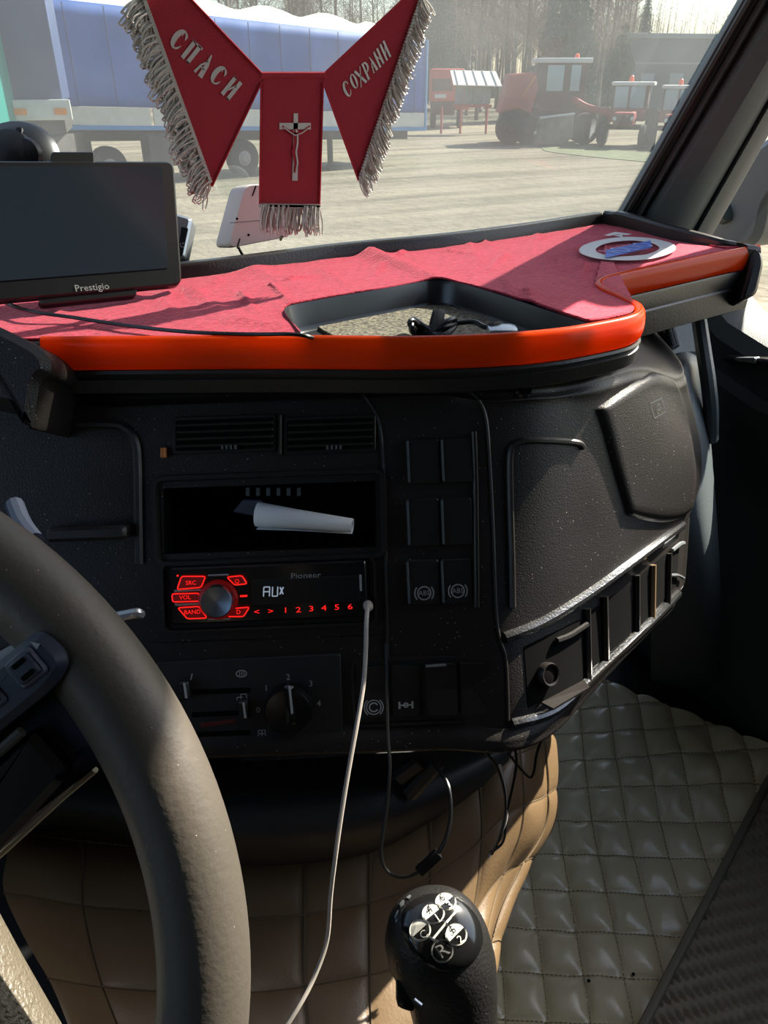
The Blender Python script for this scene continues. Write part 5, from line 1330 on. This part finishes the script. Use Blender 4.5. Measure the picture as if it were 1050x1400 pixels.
# place axles by sight lines
for px in (270, 337, 150):
    r = ray(px, 205); o = V((n0.x, n0.y, 0)); t = ((o - CAM).dot(by)) / r.dot(by); hit = CAM + r * t
    trw((hit - o).dot(bx) / L)
for px in (456,):
    r = ray(px, 205); o = V((n0.x, n0.y, 0)); t = ((o - CAM).dot(by)) / r.dot(by); hit = CAM + r * t; x = (hit - o).dot(bx) / L
    a = TT(x, .2, -.06); b = V((a.x, a.y, GZ + .06))
    MB().tube([a, b], .09, 10).build('support_leg', 'chassis', tr1); MB().box(b, bx * .22, by * .2, ZH * .05, .01).build('leg_foot', 'chassis', tr1)
for px, y0 in ((200, 190), (230, 200)):
    pass
c = TT(.26, .3, -.55); MB().box(c, bx * .9, by * .3, ZH * .40, .04).build('pallet_box', 'chassis', tr1)
# ---- dark trailer end with white bumper and reflectors, left
o_, ax_, ay_ = G(55, 235), RH, GH
fr_ = Fr(V((P(50, 140, 17).x, P(50, 140, 17).y, GZ)), (RH * .96 + GH * .28).normalized(), (GH * .96 - RH * .28).normalized())
t2 = thing('box_truck', fr_.o, 'dark blue box truck end with white bumper and orange reflectors', 'truck')
hz = lambda py, d=17: P(50, py, d).z - GZ
fr_.part('box_body', 'tarp_shaded', t2, -.60, .56, 0, 6, hz(138), hz(-20), bev=.05)
fr_.part('bumper', 'board_white', t2, -.50, .70, -.12, 0, hz(165), hz(136), bev=.03)
for x in (-.36, .47): fr_.part('reflector', 'orange_lens', t2, x - .13, x + .13, -.15, -.11, hz(157), hz(148), bev=.01)
fr_.part('chassis', 'chassis', t2, -.5, .5, .3, 5.5, hz(185), hz(160))
for x in (-.62, .62):
    for y in (1.4, 4.6): fr_.wheel(t2, x, y, .48, .28, 'y')
fr3 = Fr(V((P(-6, 140, 16).x, P(-6, 140, 16).y, GZ)), RH, GH)
t3 = thing('green_truck', fr3.o, 'teal green truck body at the far left edge', 'truck')
fr3.part('body', 'teal_paint', t3, -2.9, -.03, 0, 5, 1.35, 4.5, bev=.06)
fr3.part('chassis', 'chassis', t3, -2.4, .2, .2, 4.8, .7, 1.35)
for x in (-2.1, .02):
    for y in (1, 4): fr3.wheel(t3, x, y, .5, .28, 'y')

# ---- red cabin wagon behind the trailer
q = Fr(G(606, 176), RH, GH)
rc = thing('red_wagon', q.o, 'red cabin of a parked lorry beside the trailer end', 'lorry')
k_ = 36 / F * 1.04
q.part('cab', 'shed_red', rc, -.75, 1.1, 0, 2.2, 1.35, 3.0, bev=.12)
q.part('windscreen', 'machine_dark', rc, -.7, .45, -.03, .1, 1.9, 2.5, bev=.02)
q.part('bumper', 'machine_dark', rc, -.75, .6, -.1, .5, .7, 1.35, bev=.05)
q.part('plate', 'cab_pale', rc, -.55, .1, -.06, -.02, 1.55, 1.75, bev=.01)
q.part('tail_box', 'shed_red', rc, .7, 1.5, .6, 3.5, .95, 2.75, bev=.05)
for x in (-.55, 1.0): q.wheel(rc, x, 1.0, .5, .3, 'y')
# ---- notice stand with sheet roof
ns = Fr(G(645, 183), RH, GH)
nt_ = thing('notice_stand', ns.o, 'roofed notice board on red posts at the yard edge', 'notice board')
u = 38 / F
for px in (603, 629, 664):
    x = (px - 645) * u * 1.06
    MB().tube([ns.p(x, 0, 0), ns.p(x, 0, 1.75 if px > 610 else 1.25)], .06, 6).build('post', 'post_red', nt_)
for k_ in range(4):
    x0 = -.95 + k_ * .46; ns.part('notice_panel', 'notice_board', nt_, x0, x0 + .43, -.06, .02, 1.38, 2.2, bev=.01)
ns.part('bottom_rail', 'post_red', nt_, -1.05, .95, -.08, .05, 1.22, 1.36, bev=.01)
a = [ns.p(-1.1, -.5, 2.25), ns.p(1.35, -.5, 2.2), ns.p(1.15, .7, 2.85), ns.p(-1.2, .7, 2.9)]
rf_ = MB().add(a, [(0, 1, 2, 3)]).build('roof_sheet', 'sheet_roof', nt_, sm=False, solid=.04)
for k_ in range(5):
    t = (k_ + .5) / 5; MB().tube([lerp(a[0], a[1], t) + ZH * .03, lerp(a[3], a[2], t) + ZH * .03], .02, 5).build('roof_rib', 'sheet_roof', nt_)
ns.part('gable', 'shed_red', nt_, -1.15, 1.05, .6, .7, 2.2, 2.75, bev=.01)
# ---- wheeled loader
ld = Fr(G(728, 197), RH, GH)
lo = thing('wheel_loader', ld.o, 'red wheel loader with a raised engine hood and front bucket', 'loader')
mb = MB()
sx = 37.5 / F * 1.05
X = lambda px: (px - 728) * sx
Zl = lambda py: (197 - py) * sx * 1.0
pf = [(X(686), Zl(164)), (X(695), Zl(125)), (X(724), Zl(123)), (X(728), Zl(140)), (X(722), Zl(165)), (X(706), Zl(160))]
mb.slab([ld.p(x, -.3, z) for x, z in pf][::-1], -ld.y, 1.6, .05).build('engine_hood', 'machine_red', lo, sm=False)
mb = MB(); mb.slab([ld.p(x, -.34, z) for x, z in [(X(707), Zl(153)), (X(709), Zl(150)), (X(724), Zl(128)), (X(722), Zl(126))]], -ld.y, .03).build('hood_strip', 'amber', lo, sm=False)
ld.part('cab', 'machine_dark', lo, X(730), X(784), 0, 1.6, Zl(163), Zl(113), bev=.05)
ld.part('cab_roof', 'cab_pale', lo, X(727), X(788), -.1, 1.7, Zl(114), Zl(109), bev=.05)
for x0, x1 in ((738, 757), (765, 776)): ld.part('window', 'cab_glass', lo, X(x0), X(x1), -.04, .02, Zl(142), Zl(116), bev=.02)
ld.part('exhaust', 'machine_dark', lo, X(726), X(731), -.1, .1, Zl(160), Zl(116), bev=.03)
MB().lathe(ld.p(X(773), .5, Zl(109)), ZH, [(.09, 0), (.10, .05), (.08, .14), (.03, .17)], 12).build('beacon', 'beacon', lo)
bk = [(X(726), Zl(196)), (X(730), Zl(168)), (X(766), Zl(164)), (X(768), Zl(188)), (X(757), Zl(196))]
MB().slab([ld.p(x, -1.2, z) for x, z in bk][::-1], -ld.y, .8, .04).build('bucket', 'machine_grey', lo, sm=False)
MB().tube([ld.p(X(728), -1.22, Zl(168)), ld.p(X(767), -1.22, Zl(164))], .05, 6).build('bucket_lip', 'cab_pale', lo)
MB().tube(smooth([ld.p(X(770), -.1, Zl(150)), ld.p(X(785), -.5, Zl(158)), ld.p(X(806), -.9, Zl(163)), ld.p(X(812), -1.0, Zl(172))], 4), .14, 6).build('boom', 'machine_red', lo)
ld.part('frame', 'machine_dark', lo, X(690), X(800), .2, 1.3, Zl(180), Zl(160), bev=.05)
for px, r in ((699, .62), (719, .55), (786, .62)): ld.wheel(lo, X(px), -.2, r, .5, 'x', 'machine_dark')
for px, r in ((705, .62), (790, .62)): ld.wheel(lo, X(px), 1.5, r, .5, 'x', 'machine_dark')
# ---- two farm tractors
def tractor(px, py, s, label):
    f = Fr(G(px, py), (RH * .94 - GH * .34).normalized(), (GH * .94 + RH * .34).normalized())
    t = thing('farm_tractor', f.o, label, 'tractor', 'tractors by the grey building')
    f.part('cab_base', 'machine_red', t, -.75 * s, .75 * s, -.2, 1.1, .95 * s, 1.45 * s, bev=.06)
    for (x0, x1) in ((-.7, -.62), (.62, .7), (-.06, .02)): f.part('cab_post', 'machine_dark', t, x0 * s, x1 * s, -.2, -.1, 1.4 * s, 2.3 * s, bev=.02)
    for (x0, x1) in ((-.62, -.06), (.02, .62)): f.part('window', 'cab_glass', t, x0 * s, x1 * s, -.17, -.13, 1.45 * s, 2.25 * s, bev=.01)
    f.part('cab_side', 'machine_dark', t, .7 * s, .76 * s, -.2, 1.1, 1.4 * s, 2.3 * s, bev=.02)
    f.part('cab_roof', 'sheet_roof', t, -.8 * s, .95 * s, -.3, 1.3, 2.28 * s, 2.42 * s, bev=.05)
    MB().lathe(f.p(-.05 * s, .4, 2.42 * s), ZH, [(.09, 0), (.10, .08), (.08, .2), (.03, .24)], 12).build('beacon', 'beacon', t)
    f.part('hood', 'machine_red', t, -.42 * s, .42 * s, -1.9, -.2, .85 * s, 1.35 * s, bev=.10)
    f.part('grille', 'machine_dark', t, -.36 * s, .36 * s, -1.93, -1.88, .9 * s, 1.25 * s, bev=.02)
    f.part('axle', 'machine_dark', t, -.9 * s, .9 * s, .3, .6, .6 * s, .8 * s, bev=.02)
    for x in (-.35, .35): MB().lathe(f.p(x * s, -1.95, 1.12 * s), -f.y, [(.07, 0), (.08, .02), (.05, .04)], 12).build('headlamp', 'cab_pale', t)
    for x in (-.98, .98): f.wheel(t, x * s, .5, .74 * s, .42 * s, 'y', 'machine_red')
    for x in (-.8, .8): f.wheel(t, x * s, -1.5, .45 * s, .25 * s, 'y', 'machine_red')
    return t
tractor(852, 199, 1.0, 'red tractor with pale roof parked next to the loader')
tractor(918, 200, .95, 'red tractor half hidden behind the windscreen pillar')
# ---- grey building
bo_ = P(850, 105, 62)
bd = Fr(V((bo_.x, bo_.y, GZ)), (RH * .97 + GH * .22).normalized(), (GH * .97 - RH * .22).normalized())
bg_ = thing('grey_building', bd.o, 'tall grey concrete building behind the tractors', 'building')
bh = P(853, 51, 62).z - GZ
bd.part('wall', 'building_wall', bg_, 0, 26, 0, 14, 0, bh, bev=.1)
bd.part('parapet', 'building_trim', bg_, -.15, 26.1, -.15, 14, bh - .12, bh + .25, bev=.05)
bd.part('string_course', 'building_trim', bg_, 0, 26, -.08, .05, bh - 1.9, bh - 1.75, bev=.02)
for r_ in range(2):
    for k_ in range(6):
        x = 1.6 + k_ * 2.6; z = bh - 4.0 - r_ * 3.1
        w_ = bd.part('window', 'building_trim', bg_, x, x + 1.3, -.06, .1, z, z + 1.5, bev=.02); MB().box(bd.p(x + .65, -.07, z + .75), bd.x * .55, bd.y * .02, ZH * .65).build('pane', 'window_pale', w_, sm=False)
bd2 = Fr(V((P(800, 120, 70).x, P(800, 120, 70).y, GZ)), RH, GH)
lb = thing('low_shed', bd2.o, 'low pale grey shed far behind between the trees', 'shed')
bd2.part('wall', 'window_pale', lb, .3, 4.6, 0, 5, 0, 2.6, bev=.05); bd2.part('roof', 'building_wall', lb, .1, 4.9, -.3, 5.3, 2.6, 2.9, bev=.05)

# ---- trees
def birch_mesh(seed, h=17, bark='bark_pale'):
    rnd = random.Random(seed); tk = MB(); tw = MB()
    lean = rnd.uniform(-.4, .4)
    trunk = [V((lean * (t ** 2) + rnd.uniform(-.08, .08), rnd.uniform(-.08, .08), h * t)) for t in [i / 7 for i in range(8)]]
    tk.tube(trunk, .15, 6, r2=.02, caps=False)
    for i in range(46):
        t = rnd.uniform(.22, .97); b = cat(trunk, t * 7); a = rnd.uniform(0, 2 * PI); ln = (1.15 - t) * h * rnd.uniform(.16, .30)
        up = rnd.uniform(.7, 1.7); d = V((math.cos(a), math.sin(a), up)).normalized()
        br_ = [b, b + d * ln * .5, b + d * ln + V((0, 0, -ln * .10))]
        tw.tube(br_, .035 * (1.2 - t), 3, r2=.010, caps=False)
        for k in range(7):
            q = lerp(br_[0], br_[2], rnd.uniform(.3, 1)); a2 = rnd.uniform(0, 2 * PI); d2 = V((math.cos(a2), math.sin(a2), rnd.uniform(-.4, 1.2))).normalized()
            l2 = ln * rnd.uniform(.25, .5); e = q + d2 * l2 + V((0, 0, -l2 * .2))
            tw.tube([q, lerp(q, e, .5) + V((0, 0, l2 * .06)), e], .012, 3, r2=.006, caps=False)
            for k3 in range(2):
                d3 = V((rnd.uniform(-1, 1), rnd.uniform(-1, 1), rnd.uniform(-.8, .5))).normalized(); q3 = lerp(q, e, rnd.uniform(.4, 1))
                tw.tube([q3, q3 + d3 * l2 * .5], .008, 3, r2=.004, caps=False)
    return tk, tw
protos = []
for sd in range(6):
    tk, tw = birch_mesh(sd, 17)
    me = []
    for mb, nm, m_ in ((tk, 'trunk', 'bark_pale' if sd % 2 else 'bark_dark'), (tw, 'branches', 'twig')):
        d = bpy.data.meshes.new(nm); d.from_pydata([tuple(v) for v in mb.v], [], mb.f); d.materials.append(MATS[m_]); me.append(d)
    protos.append(me)
rnd = random.Random(11)
spots = []
for i in range(120):
    px = rnd.uniform(300, 860); d = rnd.uniform(58, 120); spots.append((px, d, rnd.uniform(.8, 1.15)))
for px in (640, 668, 690, 700, 655, 724, 806, 822, 832, 815, 716, 735):
    spots.append((px, rnd.uniform(50, 62), rnd.uniform(.85, 1.1)))
for i, (px, d, sc_) in enumerate(spots):
    o = P(px, 105, d); loc = V((o.x, o.y, GZ))
    where = 'above the blue trailer roof' if px < 585 else 'behind the notice stand' if px < 690 else 'behind the wheel loader' if px < 790 else 'beside the grey building'
    size = 'tall' if d < 75 else 'middling' if d < 98 else 'distant'
    t = thing('bare_tree', loc, '%s leafless tree with %s trunk in the belt %s' % (size, 'pale' if (i % 6) % 2 else 'dark', where), 'tree', 'bare trees behind the yard')
    t.rotation_euler = (0, 0, rnd.uniform(0, 6.28)); t.scale = (sc_, sc_, sc_)
    pr = protos[i % 6]
    for nm, me in (('trunk', pr[0]), ('branches', pr[1])):
        c_ = bpy.data.objects.new(nm, me); COL.objects.link(c_); c_.parent = t
# distant wood: nobody could count it
mb = MB(); rnd = random.Random(5)
for i in range(800):
    px = rnd.uniform(-100, 1100); d = rnd.uniform(115, 190); o = P(px, 105, d); h = rnd.uniform(9, 17)
    b = V((o.x, o.y, GZ)); mb.tube([b, b + V((rnd.uniform(-.5, .5), rnd.uniform(-.5, .5), h))], rnd.uniform(.05, .13), 3, r2=.02, caps=False)
    for k in range(5):
        z = rnd.uniform(.3, .95); q = b + V((0, 0, h * z)); a = rnd.uniform(0, 6.28); ln = rnd.uniform(1, 2.6)
        mb.tube([q, q + V((math.cos(a) * ln, math.sin(a) * ln, ln * rnd.uniform(.3, 1)))], .035, 3, r2=.01, caps=False)
wood = mb.build('distant_wood', 'twig', None, sm=False, recalc=False); stuff(wood); wood['label'] = 'hazy distant wood of bare trunks along the horizon'; wood['category'] = 'wood'
# undergrowth belt at the foot of the wood
mb = MB()
for i in range(5000):
    px = rnd.uniform(-100, 1100); d = rnd.uniform(100, 150); o = P(px, 105, d); b = V((o.x, o.y, GZ)); h = rnd.uniform(.4, 1.6); a = rnd.uniform(0, 6.28); ww = rnd.uniform(.2, .5)
    mb.add([b + V((math.cos(a) * ww, math.sin(a) * ww, 0)), b - V((math.cos(a) * ww, math.sin(a) * ww, 0)), b + V((rnd.uniform(-.3, .3), rnd.uniform(-.3, .3), h))], [(0, 1, 2)])
ug = mb.build('undergrowth', 'needles', None, sm=False, recalc=False); stuff(ug); ug['label'] = 'dull green undergrowth at the foot of the wood'; ug['category'] = 'undergrowth'
def spruce(px, d, h, wd, label):
    o = P(px, 105, d); b = V((o.x, o.y, GZ)); rnd = random.Random(int(px))
    t = thing('spruce_tree', b, label, 'tree', 'spruces behind the yard')
    MB().tube([b, b + ZH * h], .22, 8, r2=.03).build('trunk', 'bark_dark', t)
    mb = MB(); z = h * .10
    while z < h * .985:
        rr = wd * (1 - z / h) ** .85 + .12; n = 12
        for k in range(n):
            a = 2 * PI * k / n + rnd.uniform(-.25, .25); l = rr * rnd.uniform(.75, 1.1); d_ = V((math.cos(a), math.sin(a), 0)); s_ = V((-d_.y, d_.x, 0))
            p0 = b + ZH * z; tip = p0 + d_ * l - ZH * l * rnd.uniform(.25, .45)
            md = lerp(p0, tip, .55) + ZH * l * .08
            for m_ in range(5):
                q = lerp(p0, md, m_ / 5) if m_ < 3 else lerp(md, tip, (m_ - 3) / 2); wv_ = l * .17 * (1.2 - m_ / 5)
                mb.add([q + ZH * .1, q + s_ * wv_ - ZH * rnd.uniform(.25, .6) + d_ * .2, q - s_ * wv_ - ZH * rnd.uniform(.25, .6) + d_ * .2, q + d_ * l * .26 - ZH * .12], [(0, 1, 3), (0, 3, 2)])
            mb.tube([p0, md, tip], .03, 3, r2=.008, caps=False)
        z += max(.32, h * .022)
    stuff(mb.build('boughs', 'needles', t, sm=False, recalc=False))
    return t
spruce(770, 52, 11.5, 2.9, 'tall dense spruce between the loader and the birches')
spruce(846, 60, 6.3, 2.0, 'spruce at the left corner of the grey building')
spruce(872, 90, 11.6, 1.5, 'slim spruce top rising behind the grey building roof')
for px, d, lab in ((598, 66, 'dark evergreen in the belt straight above the red lorry cabin'), (622, 70, 'dark evergreen rising behind the left end of the notice stand'), (575, 72, 'dark evergreen in the belt above the trailer end')):
    spruce(px, d, 13, 2.4, lab)
